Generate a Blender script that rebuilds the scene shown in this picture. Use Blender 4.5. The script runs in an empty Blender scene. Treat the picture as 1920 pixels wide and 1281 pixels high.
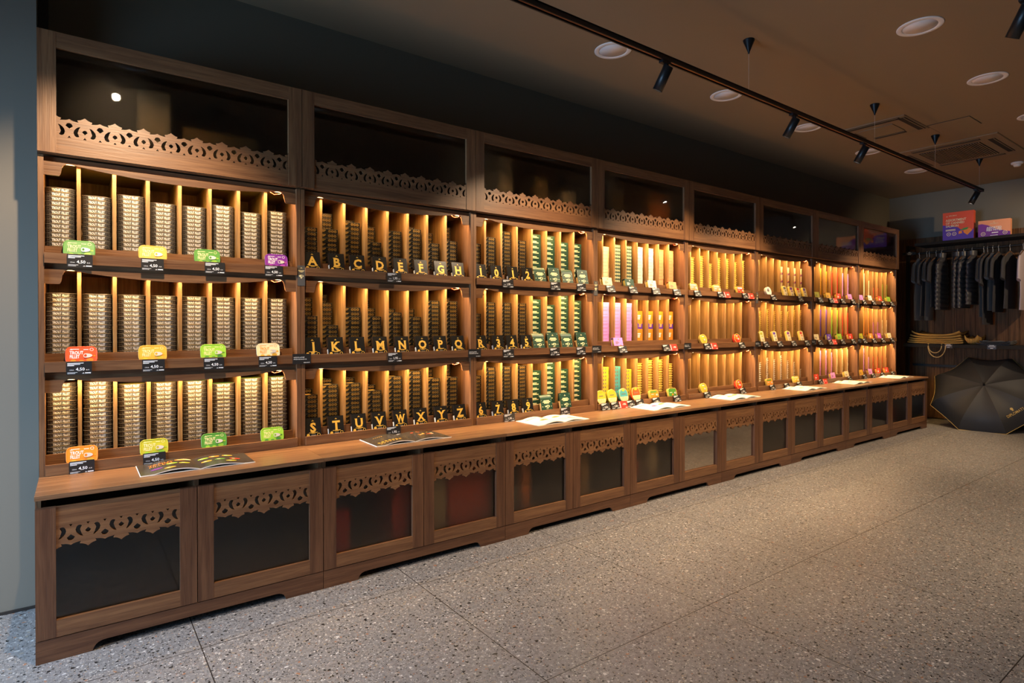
import bpy, math, random
from mathutils import Vector, Matrix
random.seed(7)
PI = math.pi
sc = bpy.context.scene
COL = sc.collection
# ------------------------------------------------------------------ camera
H_CAM = 1.31
cam_d = bpy.data.cameras.new('camera')
cam = bpy.data.objects.new('camera', cam_d); COL.objects.link(cam)
cam.location = (0, 0, H_CAM)
cam.rotation_euler = (math.radians(90 - .42), 0, math.radians(-36.5))
cam_d.sensor_width = 36; cam_d.lens = 1103 / 1920 * 36
cam_d.shift_y = -(640.5 - 619.1) / 1920
cam_d.clip_start = .02
sc.camera = cam
# ------------------------------------------------------------------ view, world
vs = sc.view_settings
vs.view_transform = 'Standard'; vs.look = 'None'; vs.gamma = 1; vs.use_curve_mapping = False
vs.exposure = 0.12
world = bpy.data.worlds.new('world'); sc.world = world; world.use_nodes = True
bg = world.node_tree.nodes['Background']
bg.inputs[0].default_value = (.45, .62, 1, 1); bg.inputs[1].default_value = .25
sc.cycles.max_bounces = 8; sc.cycles.diffuse_bounces = 4; sc.cycles.glossy_bounces = 4; sc.cycles.transmission_bounces = 6
sc.cycles.caustics_refractive = True
sc.cycles.sample_clamp_indirect = 6

SPOT_C = (1, .73, .46); STRIP_C = (1, .62, .245); DAY_C = (.36, .63, 1)
def lamp(name, kind, loc, rot, energy, color, **kw):
    d = bpy.data.lights.new(name, kind); d.energy = energy; d.color = color
    for k, v in kw.items(): setattr(d, k, v)
    o = bpy.data.objects.new(name, d); COL.objects.link(o); o.location = loc; o.rotation_euler = rot
    return o
def aim(loc, tgt): return (Vector(tgt) - Vector(loc)).to_track_quat('-Z', 'Y').to_euler()
# daylight through the shop window in the wall to the side of the camera
lamp('daylight_window', 'AREA', (-2.56, 2.35, 1.30), aim((-2.56, 2.35, 1.30), (.6, 2.25, .05)), 135, DAY_C, shape='RECTANGLE', size=1.6, size_y=1.8, spread=math.radians(125))
# ------------------------------------------------------------------ key sizes
X0 = -.134; W = 1.115; NB = 8
YU, YB, YWALL, YPIER, ZC, XEND = 3.229, 2.90, 3.70, 3.51, 3.195, 9.713
YP, YV, YL, YD, YR, YBACK = 3.258, 3.268, 3.300, 3.312, 3.245, 3.675
ZB = [1.605, 1.130, .682]; LIP = [1.662, 1.187, .739]; RAIL = [1.628, 1.152, .7035]; RAILB = [1.583, 1.107, .6565]
VTOP = [2.028, 1.559, 1.073]; VBOT = [1.969, 1.494, 1.0167]
# ------------------------------------------------------------------ materials
def mat(name, color, rough=.5, metal=0, **kw):
    m = bpy.data.materials.new(name); m.use_nodes = True
    b = m.node_tree.nodes['Principled BSDF']
    b.inputs['Base Color'].default_value = (*color, 1); b.inputs['Roughness'].default_value = rough; b.inputs['Metallic'].default_value = metal
    for k, v in kw.items(): b.inputs[k].default_value = v
    return m
def nn(m, t, **kw):
    n = m.node_tree.nodes.new(t)
    for k, v in kw.items(): setattr(n, k, v)
    return n
def lk(m, a, b): m.node_tree.links.new(a, b)
def bsdf(m): return m.node_tree.nodes['Principled BSDF']
def ramp(m, stops):
    r = nn(m, 'ShaderNodeValToRGB'); cr = r.color_ramp
    while len(cr.elements) < len(stops): cr.elements.new(.5)
    for e, (p, c) in zip(cr.elements, stops): e.position = p; e.color = (*c, 1)
    return r
def wood(name, axis, dark, light, rough=.42, plank=0):
    """oak with the grain along AXIS (0 x, 1 y, 2 z)"""
    m = mat(name, light, rough)
    tc = nn(m, 'ShaderNodeTexCoord'); oi = nn(m, 'ShaderNodeObjectInfo')
    ad = nn(m, 'ShaderNodeVectorMath', operation='MULTIPLY_ADD'); ad.inputs[1].default_value = (1, 1, 1)
    sc1 = nn(m, 'ShaderNodeVectorMath', operation='SCALE'); sc1.inputs[3].default_value = 7
    cx = nn(m, 'ShaderNodeCombineXYZ')
    for i in range(3): lk(m, oi.outputs['Random'], cx.inputs[i])
    lk(m, cx.outputs[0], sc1.inputs[0]); lk(m, tc.outputs['Object'], ad.inputs[0]); lk(m, sc1.outputs[0], ad.inputs[2])
    mp = nn(m, 'ShaderNodeMapping'); s = [34, 34, 34]; s[axis] = 1.6; mp.inputs['Scale'].default_value = s
    lk(m, ad.outputs[0], mp.inputs[0])
    n1 = nn(m, 'ShaderNodeTexNoise'); n1.inputs['Scale'].default_value = 1; n1.inputs['Detail'].default_value = 6; n1.inputs['Distortion'].default_value = .6
    lk(m, mp.outputs[0], n1.inputs['Vector'])
    mp2 = nn(m, 'ShaderNodeMapping'); s = [190, 190, 190]; s[axis] = 9; mp2.inputs['Scale'].default_value = s
    lk(m, ad.outputs[0], mp2.inputs[0])
    n2 = nn(m, 'ShaderNodeTexNoise'); n2.inputs['Scale'].default_value = 1; n2.inputs['Detail'].default_value = 3
    lk(m, mp2.outputs[0], n2.inputs['Vector'])
    r = ramp(m, [(.3, dark), (.5, tuple((a + b) / 2 for a, b in zip(dark, light))), (.68, light)])
    lk(m, n1.outputs[0], r.inputs[0])
    r2 = ramp(m, [(.36, (.78, .74, .71)), (.55, (1, 1, 1))]); lk(m, n2.outputs[0], r2.inputs[0])
    mx = nn(m, 'ShaderNodeMix', data_type='RGBA', blend_type='MULTIPLY'); mx.inputs[0].default_value = 1
    lk(m, r.outputs[0], mx.inputs[6]); lk(m, r2.outputs[0], mx.inputs[7])
    lk(m, mx.outputs[2], bsdf(m).inputs['Base Color'])
    bp = nn(m, 'ShaderNodeBump'); bp.inputs['Strength'].default_value = .25; bp.inputs['Distance'].default_value = .002
    lk(m, n2.outputs[0], bp.inputs['Height']); lk(m, bp.outputs[0], bsdf(m).inputs['Normal'])
    return m
OAK_D, OAK_L = (.128, .055, .024), (.232, .112, .048)
WX = wood('oak_grain_x', 0, OAK_D, OAK_L); WZ = wood('oak_grain_z', 2, OAK_D, OAK_L); WY = wood('oak_grain_y', 1, OAK_D, OAK_L)
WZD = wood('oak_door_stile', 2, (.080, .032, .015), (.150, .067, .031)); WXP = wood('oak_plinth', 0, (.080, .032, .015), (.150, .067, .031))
WTOP = wood('oak_worktop', 0, (.125, .062, .031), (.25, .134, .068), .33)
WINN = wood('oak_inside', 2, (.185, .095, .030), (.36, .205, .072), .5)
PLANK = wood('rough_plank', 2, (.065, .027, .009), (.20, .092, .034), .8)
DARKIN = mat('dark_inside', (.012, .008, .006), .8)
WALLM = mat('greige_paint', (.178, .157, .120), .75)
WALLC = mat('greige_paint_shaded', (.125, .105, .070), .75)  # shade put into the colour: same wall paint, darkened against the blue daylight
CEILM = mat('ceiling_paint', (.27, .185, .105), .8)
BLACKM = mat('black_metal', (.012, .012, .013), .38, .3)
BLACKP = mat('black_plastic', (.010, .008, .007), .85)
TRIMD = mat('dark_trim', (.02, .014, .010), .6)
BOARD = mat('dark_green_board', (.022, .026, .022), .55)
def terrazzo():
    m = mat('terrazzo', (.2, .2, .2), .38)
    tc = nn(m, 'ShaderNodeTexCoord'); base = tc.outputs['Object']
    cur = None
    grey = nn(m, 'ShaderNodeTexNoise'); grey.inputs['Scale'].default_value = 55; grey.inputs['Detail'].default_value = 6; lk(m, base, grey.inputs['Vector'])
    rg = ramp(m, [(.3, (.152, .142, .134)), (.7, (.262, .248, .236))]); lk(m, grey.outputs[0], rg.inputs[0]); cur = rg.outputs[0]
    def chips(scale, thr, stops, seed, cur):
        v = nn(m, 'ShaderNodeTexVoronoi'); v.inputs['Scale'].default_value = scale; v.inputs['Randomness'].default_value = 1
        nz = nn(m, 'ShaderNodeTexNoise'); nz.inputs['Scale'].default_value = scale * 1.3; lk(m, base, nz.inputs['Vector'])
        a = nn(m, 'ShaderNodeVectorMath', operation='MULTIPLY_ADD'); a.inputs[1].default_value = (1.1 / scale,) * 3; lk(m, nz.outputs[1], a.inputs[0])
        o = nn(m, 'ShaderNodeVectorMath', operation='ADD'); o.inputs[1].default_value = (seed, seed * 2, 0); lk(m, base, o.inputs[0]); lk(m, o.outputs[0], a.inputs[2])
        lk(m, a.outputs[0], v.inputs['Vector'])
        sp = nn(m, 'ShaderNodeSeparateColor'); lk(m, v.outputs['Color'], sp.inputs[0])
        # chip radius varies with its random green channel
        mu = nn(m, 'ShaderNodeMath', operation='MULTIPLY'); lk(m, sp.outputs[1], mu.inputs[0]); mu.inputs[1].default_value = thr
        lt = nn(m, 'ShaderNodeMath', operation='LESS_THAN'); lk(m, v.outputs['Distance'], lt.inputs[0]); lk(m, mu.outputs[0], lt.inputs[1])
        r = nn(m, 'ShaderNodeValToRGB'); cr = r.color_ramp; cr.interpolation = 'CONSTANT'
        while len(cr.elements) < len(stops): cr.elements.new(.5)
        for e, (p, c) in zip(cr.elements, stops): e.position = p; e.color = (*c, 1)
        lk(m, sp.outputs[0], r.inputs[0])
        mx = nn(m, 'ShaderNodeMix', data_type='RGBA'); lk(m, lt.outputs[0], mx.inputs[0]); lk(m, cur, mx.inputs[6]); lk(m, r.outputs[0], mx.inputs[7])
        return mx.outputs[2]
    C = [(0, (.012, .011, .010)), (.34, (.40, .37, .33)), (.56, (.16, .15, .14)), (.66, (.30, .24, .17)), (.76, (.52, .50, .47)), (.90, (.32, .15, .08)), (.935, (.03, .028, .026))]
    cur = chips(150, .46, C, 3.1, cur); cur = chips(72, .42, C, 8.7, cur); cur = chips(42, .30, C, 1.7, cur)
    sx = nn(m, 'ShaderNodeSeparateXYZ'); lk(m, base, sx.inputs[0])
    masks = []
    for i, off, pitch in ((0, .400, .985), (1, 2.660, 1.0)):
        a = nn(m, 'ShaderNodeMath', operation='SUBTRACT'); lk(m, sx.outputs[i], a.inputs[0]); a.inputs[1].default_value = off - 40 * pitch
        b = nn(m, 'ShaderNodeMath', operation='MODULO'); lk(m, a.outputs[0], b.inputs[0]); b.inputs[1].default_value = pitch
        c = nn(m, 'ShaderNodeMath', operation='LESS_THAN'); lk(m, b.outputs[0], c.inputs[0]); c.inputs[1].default_value = .0042
        masks.append(c.outputs[0])
    mxm = nn(m, 'ShaderNodeMath', operation='MAXIMUM'); lk(m, masks[0], mxm.inputs[0]); lk(m, masks[1], mxm.inputs[1])
    mx = nn(m, 'ShaderNodeMix', data_type='RGBA'); lk(m, mxm.outputs[0], mx.inputs[0]); lk(m, cur, mx.inputs[6]); mx.inputs[7].default_value = (.030, .024, .020, 1)
    lk(m, mx.outputs[2], bsdf(m).inputs['Base Color'])
    bp = nn(m, 'ShaderNodeBump'); bp.inputs['Strength'].default_value = .4; bp.inputs['Distance'].default_value = .002; bp.invert = True
    lk(m, mxm.outputs[0], bp.inputs['Height']); lk(m, bp.outputs[0], bsdf(m).inputs['Normal'])
    return m
TERR = terrazzo()
def smoked():
    m = bpy.data.materials.new('smoked_glass'); m.use_nodes = True; nt = m.node_tree; nt.nodes.clear()
    out = nn(m, 'ShaderNodeOutputMaterial'); mix = nn(m, 'ShaderNodeMixShader'); fr = nn(m, 'ShaderNodeFresnel'); fr.inputs[0].default_value = 1.5
    rf = nn(m, 'ShaderNodeBsdfRefraction'); rf.inputs['Color'].default_value = (.78, .73, .66, 1); rf.inputs['Roughness'].default_value = .42; rf.inputs['IOR'].default_value = 1.45
    gl = nn(m, 'ShaderNodeBsdfAnisotropic'); gl.inputs['Roughness'].default_value = .012; gl.inputs['Color'].default_value = (1, 1, 1, 1)
    lk(m, fr.outputs[0], mix.inputs[0]); lk(m, rf.outputs[0], mix.inputs[1]); lk(m, gl.outputs[0], mix.inputs[2]); lk(m, mix.outputs[0], out.inputs[0])
    return m
GLASS = smoked()
def emis(name, color, strength):
    m = mat(name, (0, 0, 0), .5); b = bsdf(m)
    b.inputs['Emission Color'].default_value = (*color, 1); b.inputs['Emission Strength'].default_value = strength
    return m
LENS = emis('lamp_lens', (1, .85, .68), 60); STRIPM = emis('led_strip_glow', (1, .65, .30), 6)
# product colours
def _c(h):
    v = [int(h[i:i + 2], 16) / 255 for i in (0, 2, 4)]
    return tuple(x / 12.92 if x <= .04045 else ((x + .055) / 1.055) ** 2.4 for x in v)
PALETTE = dict(green='4f8f3a', amber='d9a83a', lime='8fc43c', olive='b0b030', purple='7a2f96', vermilion='e0532a', cream='e8d8b0', orange='ea8a2a', teal='3f5a52', white='f0e8d8',
    peach='eea070', pink='d28fdc', salmon='e58a6a', red='d23a26', violet='5a34a8', magenta='b850c0', darkgreen='173b30', yellow='cdbb3a', turq='4a9aa0', grey='6f6a62')
CM = {k: mat('print_' + k, _c(v), .4) for k, v in PALETTE.items()}
GOLD = mat('gold_foil', (.62, .38, .06), .45, .25); GOLDTIN = mat('gold_tin', (.78, .60, .13), .35, .35); TINM = mat('tin_metal', (.74, .72, .68), .35, .35)
RIMD = mat('dark_rim', (.13, .125, .12), .4, .4); GOLDD = mat('dull_gold_print', (.30, .185, .045), .4, .2); INK = mat('white_print', (.90, .90, .90), .5); INKY = mat('cream_print', (.85, .75, .42), .5); BLK = mat('black_carton', (.010, .010, .010), .22)
CARD = mat('dark_card', (.022, .021, .021), .35); REDC = mat('red_card', _c('e0382c'), .4); PAPER = mat('paper_white', (.80, .77, .70), .5); PAPERD = mat('dark_page', (.045, .040, .036), .25)
KRAFT = mat('kraft_board', (.50, .33, .13), .6); GREYC = mat('grey_card', (.10, .095, .09), .4)
def tinband():
    m = mat('trout_band', (.05, .048, .045), .35)
    tc = nn(m, 'ShaderNodeTexCoord'); mp = nn(m, 'ShaderNodeMapping'); mp.inputs['Rotation'].default_value = (0, .9, 0); mp.inputs['Scale'].default_value = (1, 1, 1)
    lk(m, tc.outputs['Object'], mp.inputs[0])
    w = nn(m, 'ShaderNodeTexVoronoi', feature='DISTANCE_TO_EDGE'); w.inputs['Scale'].default_value = 130; lk(m, mp.outputs[0], w.inputs['Vector'])
    r = ramp(m, [(.03, (.13, .12, .11)), (.12, (.020, .019, .018))]); lk(m, w.outputs[0], r.inputs[0]); lk(m, r.outputs[0], bsdf(m).inputs['Base Color'])
    return m
TBAND = tinband()
# ------------------------------------------------------------------ mesh builder
class M:
    def __init__(s): s.v = []; s.f = []; s.m = []; s.mats = []; s.sm = []
    def mi(s, mt):
        if mt not in s.mats: s.mats.append(mt)
        return s.mats.index(mt)
    def add(s, vs, fs, mt, T=None, smooth=False):
        b = len(s.v); i = s.mi(mt)
        s.v += [tuple(T @ Vector(p)) if T else tuple(p) for p in vs]
        s.f += [tuple(b + k for k in f) for f in fs]; s.m += [i] * len(fs); s.sm += [smooth] * len(fs)
        return s
    def box(s, x0, x1, y0, y1, z0, z1, mt, T=None):
        v = [(x, y, z) for z in (z0, z1) for y in (y0, y1) for x in (x0, x1)]
        return s.add(v, [(0, 2, 3, 1), (4, 5, 7, 6), (0, 1, 5, 4), (2, 6, 7, 3), (0, 4, 6, 2), (1, 3, 7, 5)], mt, T)
    def rings(s, rs, mt, T=None, cap0=True, cap1=True, smooth=True, mcap=None):
        n = len(rs[0]); v = [p for r in rs for p in r]; f = []
        for k in range(len(rs) - 1):
            for i in range(n): f.append((k * n + i, k * n + (i + 1) % n, (k + 1) * n + (i + 1) % n, (k + 1) * n + i))
        s.add(v, f, mt, T, smooth)
        if cap0: s.add(rs[0], [tuple(reversed(range(n)))], mt, T)
        if cap1: s.add(rs[-1], [tuple(range(n))], mcap or mt, T)
        return s
    def tube(s, pts, r, mt, n=8, T=None, cap=True):
        pts = [Vector(p) for p in pts]; rs = []
        for i, p in enumerate(pts):
            d = (pts[min(i + 1, len(pts) - 1)] - pts[max(i - 1, 0)]).normalized()
            a = Vector((0, 0, 1)) if abs(d.z) < .9 else Vector((1, 0, 0))
            u = d.cross(a).normalized(); w = d.cross(u)
            rr = r[i] if isinstance(r, (list, tuple)) else r
            rs.append([p + rr * (math.cos(t * 2 * PI / n) * u + math.sin(t * 2 * PI / n) * w) for t in range(n)])
        return s.rings(rs, mt, T, cap, cap)
    def poly(s, pts, y, mt, T=None):
        """flat outline in XZ facing -Y"""
        return s.add([(x, y, z) for x, z in pts], [tuple(range(len(pts)))], mt, T)
    def flat(s, pf, mt, T):
        """2D polygons (from text2d/cut2d) placed by T (x right, y up)"""
        return s.add([(a, b, 0) for a, b in pf[0]], pf[1], mt, T)
    def data(s, name):
        me = bpy.data.meshes.new(name); me.from_pydata(s.v, [], s.f)
        for mt in s.mats: me.materials.append(mt)
        me.polygons.foreach_set('material_index', s.m); me.polygons.foreach_set('use_smooth', s.sm)
        me.update(); return me
    def build(s, name, parent=None, loc=(0, 0, 0), rot=(0, 0, 0)): return link(name, s.data(name), parent, loc, rot)
def link(name, data, parent=None, loc=(0, 0, 0), rot=(0, 0, 0)):
    o = bpy.data.objects.new(name, data); COL.objects.link(o); o.location = loc; o.rotation_euler = rot
    if parent: o.parent = parent
    return o
def thing(name, label, cat, loc=(0, 0, 0), rot=(0, 0, 0), group=None):
    return tag(link(name, None, None, loc, rot), label, cat, group)
def tag(o, label, cat, group=None):
    o['label'] = label; o['category'] = cat
    if group: o['group'] = group
    return o
def structure(o): o['kind'] = 'structure'; return o
def dup(root, loc, rot=None, label=None, group=None):
    c = root.copy(); COL.objects.link(c); c.location = loc
    if rot is not None: c.rotation_euler = rot
    if label: c['label'] = label
    if group: c['group'] = group
    def kids(a, b):
        for ch in KIDS.get(a, []):
            d = ch.copy(); COL.objects.link(d); d.parent = b; kids(ch, d)
    kids(root, c); return c
KIDS = {}
def part(p, o): KIDS.setdefault(p, []).append(o); return o
# text and cut-outs as 2D polygons
_tc = {}
def obj2d(o):
    COL.objects.link(o); dg = bpy.context.evaluated_depsgraph_get(); dg.update()
    me = bpy.data.meshes.new_from_object(o.evaluated_get(dg)); COL.objects.unlink(o)
    return me
def text2d(t, size, bold=0, align='CENTER', sx=1, shear=0):
    k = (t, size, bold, align, sx, shear)
    if k not in _tc:
        c = bpy.data.curves.new('t', 'FONT'); c.body = t; c.size = size; c.align_x = align; c.offset = bold; c.resolution_u = 2; c.shear = shear
        me = obj2d(bpy.data.objects.new('t', c))
        _tc[k] = ([(v.co.x * sx, v.co.y) for v in me.vertices], [tuple(p.vertices) for p in me.polygons])
    return _tc[k]
def front(x, y, z, rx=0):  # text upright facing -Y
    return Matrix.Translation((x, y, z)) @ Matrix.Rotation(PI / 2 + rx, 4, 'X')
def curve2d(polys, thick):
    c = bpy.data.curves.new('c', 'CURVE'); c.dimensions = '2D'; c.fill_mode = 'BOTH'; c.extrude = thick / 2
    for p in polys:
        s = c.splines.new('POLY'); s.points.add(len(p) - 1); s.use_cyclic_u = True
        for i, (x, y) in enumerate(p): s.points[i].co = (x, y, 0, 1)
    me = obj2d(bpy.data.objects.new('c', c))
    return [tuple(v.co) for v in me.vertices], [tuple(p.vertices) for p in me.polygons]
def rrect(w, h, r, n=4):
    out = []
    for cx, cy, a0 in ((w / 2 - r, h / 2 - r, 0), (-w / 2 + r, h / 2 - r, 90), (-w / 2 + r, -h / 2 + r, 180), (w / 2 - r, -h / 2 + r, 270)):
        for k in range(n + 1):
            a = math.radians(a0 + 90 * k / n); out.append((cx + r * math.cos(a), cy + r * math.sin(a)))
    return out
def ellipse(rx, ry, n=24): return [(rx * math.cos(2 * PI * k / n), ry * math.sin(2 * PI * k / n)) for k in range(n)]
def ring2d(r0, r1, n=16):
    v = [(r * math.cos(2 * PI * k / n), r * math.sin(2 * PI * k / n)) for r in (r0, r1) for k in range(n)]
    return v, [(k, n + k, n + (k + 1) % n, (k + 1) % n) for k in range(n)]
def disc2d(r, n=16): return [(r * math.cos(2 * PI * k / n), r * math.sin(2 * PI * k / n)) for k in range(n)], [tuple(range(n))]
def rect2d(w, h): return [(-w / 2, -h / 2), (w / 2, -h / 2), (w / 2, h / 2), (-w / 2, h / 2)], [(0, 1, 2, 3)]
ORD = ['first', 'second', 'third', 'fourth', 'fifth', 'sixth', 'seventh', 'eighth', 'ninth', 'tenth', 'eleventh', 'twelfth', 'thirteenth', 'fourteenth', 'fifteenth', 'sixteenth', 'seventeenth', 'eighteenth', 'nineteenth']
ROW = ['top', 'middle', 'bottom']
# ------------------------------------------------------------------ the room
def slab(name, x0, x1, y0, y1, z0, z1, mt): return structure(M().box(x0, x1, y0, y1, z0, z1, mt).build(name))
XL, YF = -2.6, -2.5
slab('floor', XL - .2, XEND + .2, YF - .2, YWALL + .2, -.12, 0, TERR)
slab('ceiling', XL - .2, XEND + .2, YF - .2, YWALL + .2, ZC, ZC + .12, CEILM)
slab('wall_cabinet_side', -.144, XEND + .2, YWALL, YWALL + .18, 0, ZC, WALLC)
slab('wall_pier', XL - .2, -.144, YPIER, YWALL + .18, 0, ZC, WALLM)
slab('wall_end', XEND, XEND + .18, YF, YWALL, 0, ZC, WALLM)
slab('wall_opposite', XL - .18, XEND + .2, YF - .18, YF, 0, ZC, WALLM)
wm = M(); x0, x1 = XL - .18, XL
wm.box(x0, x1, YF, 1.5, 0, ZC, WALLM).box(x0, x1, 3.3, YPIER, 0, ZC, WALLM).box(x0, x1, 1.5, 3.3, 0, .30, WALLM).box(x0, x1, 1.5, 3.3, 2.65, ZC, WALLM)
structure(wm.build('wall_window_side'))
fr = M()
for a in (1.5, 3.24): fr.box(XL - .12, XL - .06, a, a + .06, .30, 2.65, BLACKM)
fr.box(XL - .12, XL - .06, 1.5, 3.3, .30, .36, BLACKM).box(XL - .12, XL - .06, 1.5, 3.3, 2.59, 2.65, BLACKM)
structure(fr.build('window_1'))
slab('trim_1', -.142, -.107, YWALL - .035, YWALL - .001, 0, ZC - .001, TRIMD)
slab('baseboard_pier', XL + .001, -.15, YPIER - .012, YPIER - .001, .001, .012, TRIMD)
# ------------------------------------------------------------------ fretwork
P = .1110
def fret_polys(x0, x1, c, z_plain, z_teeth, up, big_at_centre):
    """plain edge at z_plain, teeth towards z_teeth (+ when up); heights are measured from the plain-side triangles"""
    sgn = 1 if up else -1
    def Z(h): return z_teeth + sgn * (h - .0975)     # h = .0975 is the tip of the big crown
    n = int((x1 - x0) / P) + 3; off = 0 if big_at_centre else .5
    edge = []; holes = []
    Cs = [(-.0162, .0555), (-.0215, .044), (-.026, .0275), (-.0235, .0195), (-.0199, .0135), (-.024, .0095), (-.031, .0091), (-.0371, .0145), (-.0406, .0265), (-.038, .0375), (-.032, .0465), (-.024, .0535)]
    for k in range(-n, n + 1):
        u = c + (k + off) * P
        half = [(-.0555, .0835), (-.0490, .0795), (-.042, .0772), (-.036, .0762), (-.0235, .0742), (-.027, .0835), (-.0165, .0862), (-.007, .0915), (0, .0975)]
        edge += [(u + a, b) for a, b in half] + [(u - a, b) for a, b in reversed(half[1:-1])]
        holes += [[(u + a, b) for a, b in Cs], [(u - a, b) for a, b in Cs]]
        holes.append([(u - .0098, .0335), (u - .006, .0405), (u, .0437), (u + .006, .0405), (u + .0098, .0335), (u, .0232)])
        holes.append([(u - .0060, .0015), (u + .0060, .0015), (u, .0105)])
        w = u + P / 2
        holes.append([(w - .0132, .0535), (w - .008, .0635), (w, .0665), (w + .008, .0635), (w + .0132, .0535), (w, .0415)])
        holes.append([(w - .0060, .0015), (w + .0060, .0015), (w, .0105)])
    edge = [(min(max(a, x0), x1), Z(b)) for a, b in edge if x0 - .0135 < a < x1 + .0135]
    ee = []
    for p in edge:
        if not ee or abs(p[0] - ee[-1][0]) + abs(p[1] - ee[-1][1]) > 1e-5: ee.append(p)
    outer = [(x0, z_plain)] + ([(x0, ee[0][1])] if ee[0][0] > x0 + 1e-4 else []) + ee + ([(x1, ee[-1][1])] if ee[-1][0] < x1 - 1e-4 else []) + [(x1, z_plain)]
    hh = []
    for h in holes:
        a, b = min(p[0] for p in h), max(p[0] for p in h)
        if b < x0 + .003 or a > x1 - .003: continue
        cl = []
        for p in h:
            q = (min(max(p[0], x0 + .0015), x1 - .0015), Z(p[1]))
            if not cl or abs(q[0] - cl[-1][0]) + abs(q[1] - cl[-1][1]) > 1e-6: cl.append(q)
        if len(cl) > 2 and max(p[0] for p in cl) - min(p[0] for p in cl) > .002: hh.append(cl)
    return [outer] + hh
def fret_mesh(name, polys, y, thick):
    v, f = curve2d(polys, thick)
    m = M(); m.add([(a, y - c_, b) for a, b, c_ in v], f, WX); return m.data(name)
UZ0, UZ1 = 2.060, 2.584
u_fret = fret_mesh('fret_panel', fret_polys(.0665, W - .0705, W / 2 - .002, UZ0 + .0005, 2.2305, True, False), YU + .010, .012)
# upper cabinet: origin at bay's left edge
def upper_meshes():
    c = M(); y0, y1 = YU + .022, YWALL - .03; g = .0015; x1 = W - g
    c.box(g, .02, y0, y1, UZ0, UZ1, WZ).box(x1 - .0185, x1, y0, y1, UZ0, UZ1, WZ).box(.02, x1 - .0185, y0, y1, UZ0, UZ0 + .018, WX).box(.02, x1 - .0185, y0, y1, UZ1 - .018, UZ1, WX).box(.02, x1 - .0185, y1 - .008, y1, UZ0 + .018, UZ1 - .018, DARKIN)
    f = M(); s = .0665
    f.box(g, s, YU, YU + .022, UZ0, UZ1, WZ); fb = M().box(W - .0705, x1, YU, YU + .022, UZ0, UZ1, WZ); f2 = M().box(s, W - .0705, YU + .0005, YU + .022, UZ1 - .068, UZ1 - .0003, WX)
    gl = M().box(s, W - .0705, YU + .018, YU + .0215, UZ0 + .002, UZ1 - .068, GLASS)
    return c.data('carcass'), f.data('stile'), f2.data('top_rail'), gl.data('glass_pane'), fb.data('stile')
UM = upper_meshes()
BAYW = ['trout tins', 'letters A to H', 'numbers and green boxes', 'cream and pink boxes', 'gold tins', 'white cans', 'rainbow boxes', 'last bay']
def bay_of(b): return 'at the wall end' if b == 7 else ORD[b] + ' bay from the blue wall'
upper0 = None
for b in range(NB):
    nm = 'dark oak wall cabinet with fretwork and smoked glass, ' + ('next to the blue pier' if b == 0 else 'at the clothes-rail end' if b == 7 else ORD[b] + ' from the blue pier')
    if b == 0:
        upper0 = thing('wall_cabinet', nm, 'cabinet', (X0, 0, 0), group='smoked glass wall cabinets in a row')
        part(upper0, link('carcass', UM[0], upper0)); part(upper0, link('stile', UM[1], upper0)); part(upper0, link('stile', UM[4], upper0)); part(upper0, link('top_rail', UM[2], upper0)); part(upper0, link('fret_panel', u_fret, upper0)); part(upper0, link('glass_pane', UM[3], upper0))
    else: dup(upper0, (X0 + b * W, 0, 0), label=nm)
# ------------------------------------------------------------------ display shelving
def divx(b):
    d, p = (.144, .134) if b == 0 else (.129, .1347)
    return [d + p * k for k in range(7)]
def col_left(b, j): return .0215 if j == 0 else divx(b)[j - 1] + .0075
def valance_pts(r):
    zt, zb = VTOP[r], VBOT[r]; k = (zt - zb) / .059
    a, c = .0215, W - .0215; pts = [(a, zt), (a, zb)]
    L = [(.074, .000), (.078, .006), (.081, .019), (.0845, .036), (.090, .048), (.0975, .055), (.106, .0575), (.118, .0575), (.135, .054)]
    for x, h in L: pts.append((x, zb + h * k))
    xs = [.2 + i * .04 for i in range(1, 18)]
    x0_, x1_ = .135, W - .135
    for i in range(1, 20):
        t = i / 20; x = x0_ + (x1_ - x0_) * t; pts.append((x, zb + (.054 - .0295 * math.sin(PI * t) ** .8) * k))
    for x, h in reversed(L): pts.append((W - x, zb + h * k))
    return pts + [(c, zb), (c, zt)]
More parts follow.
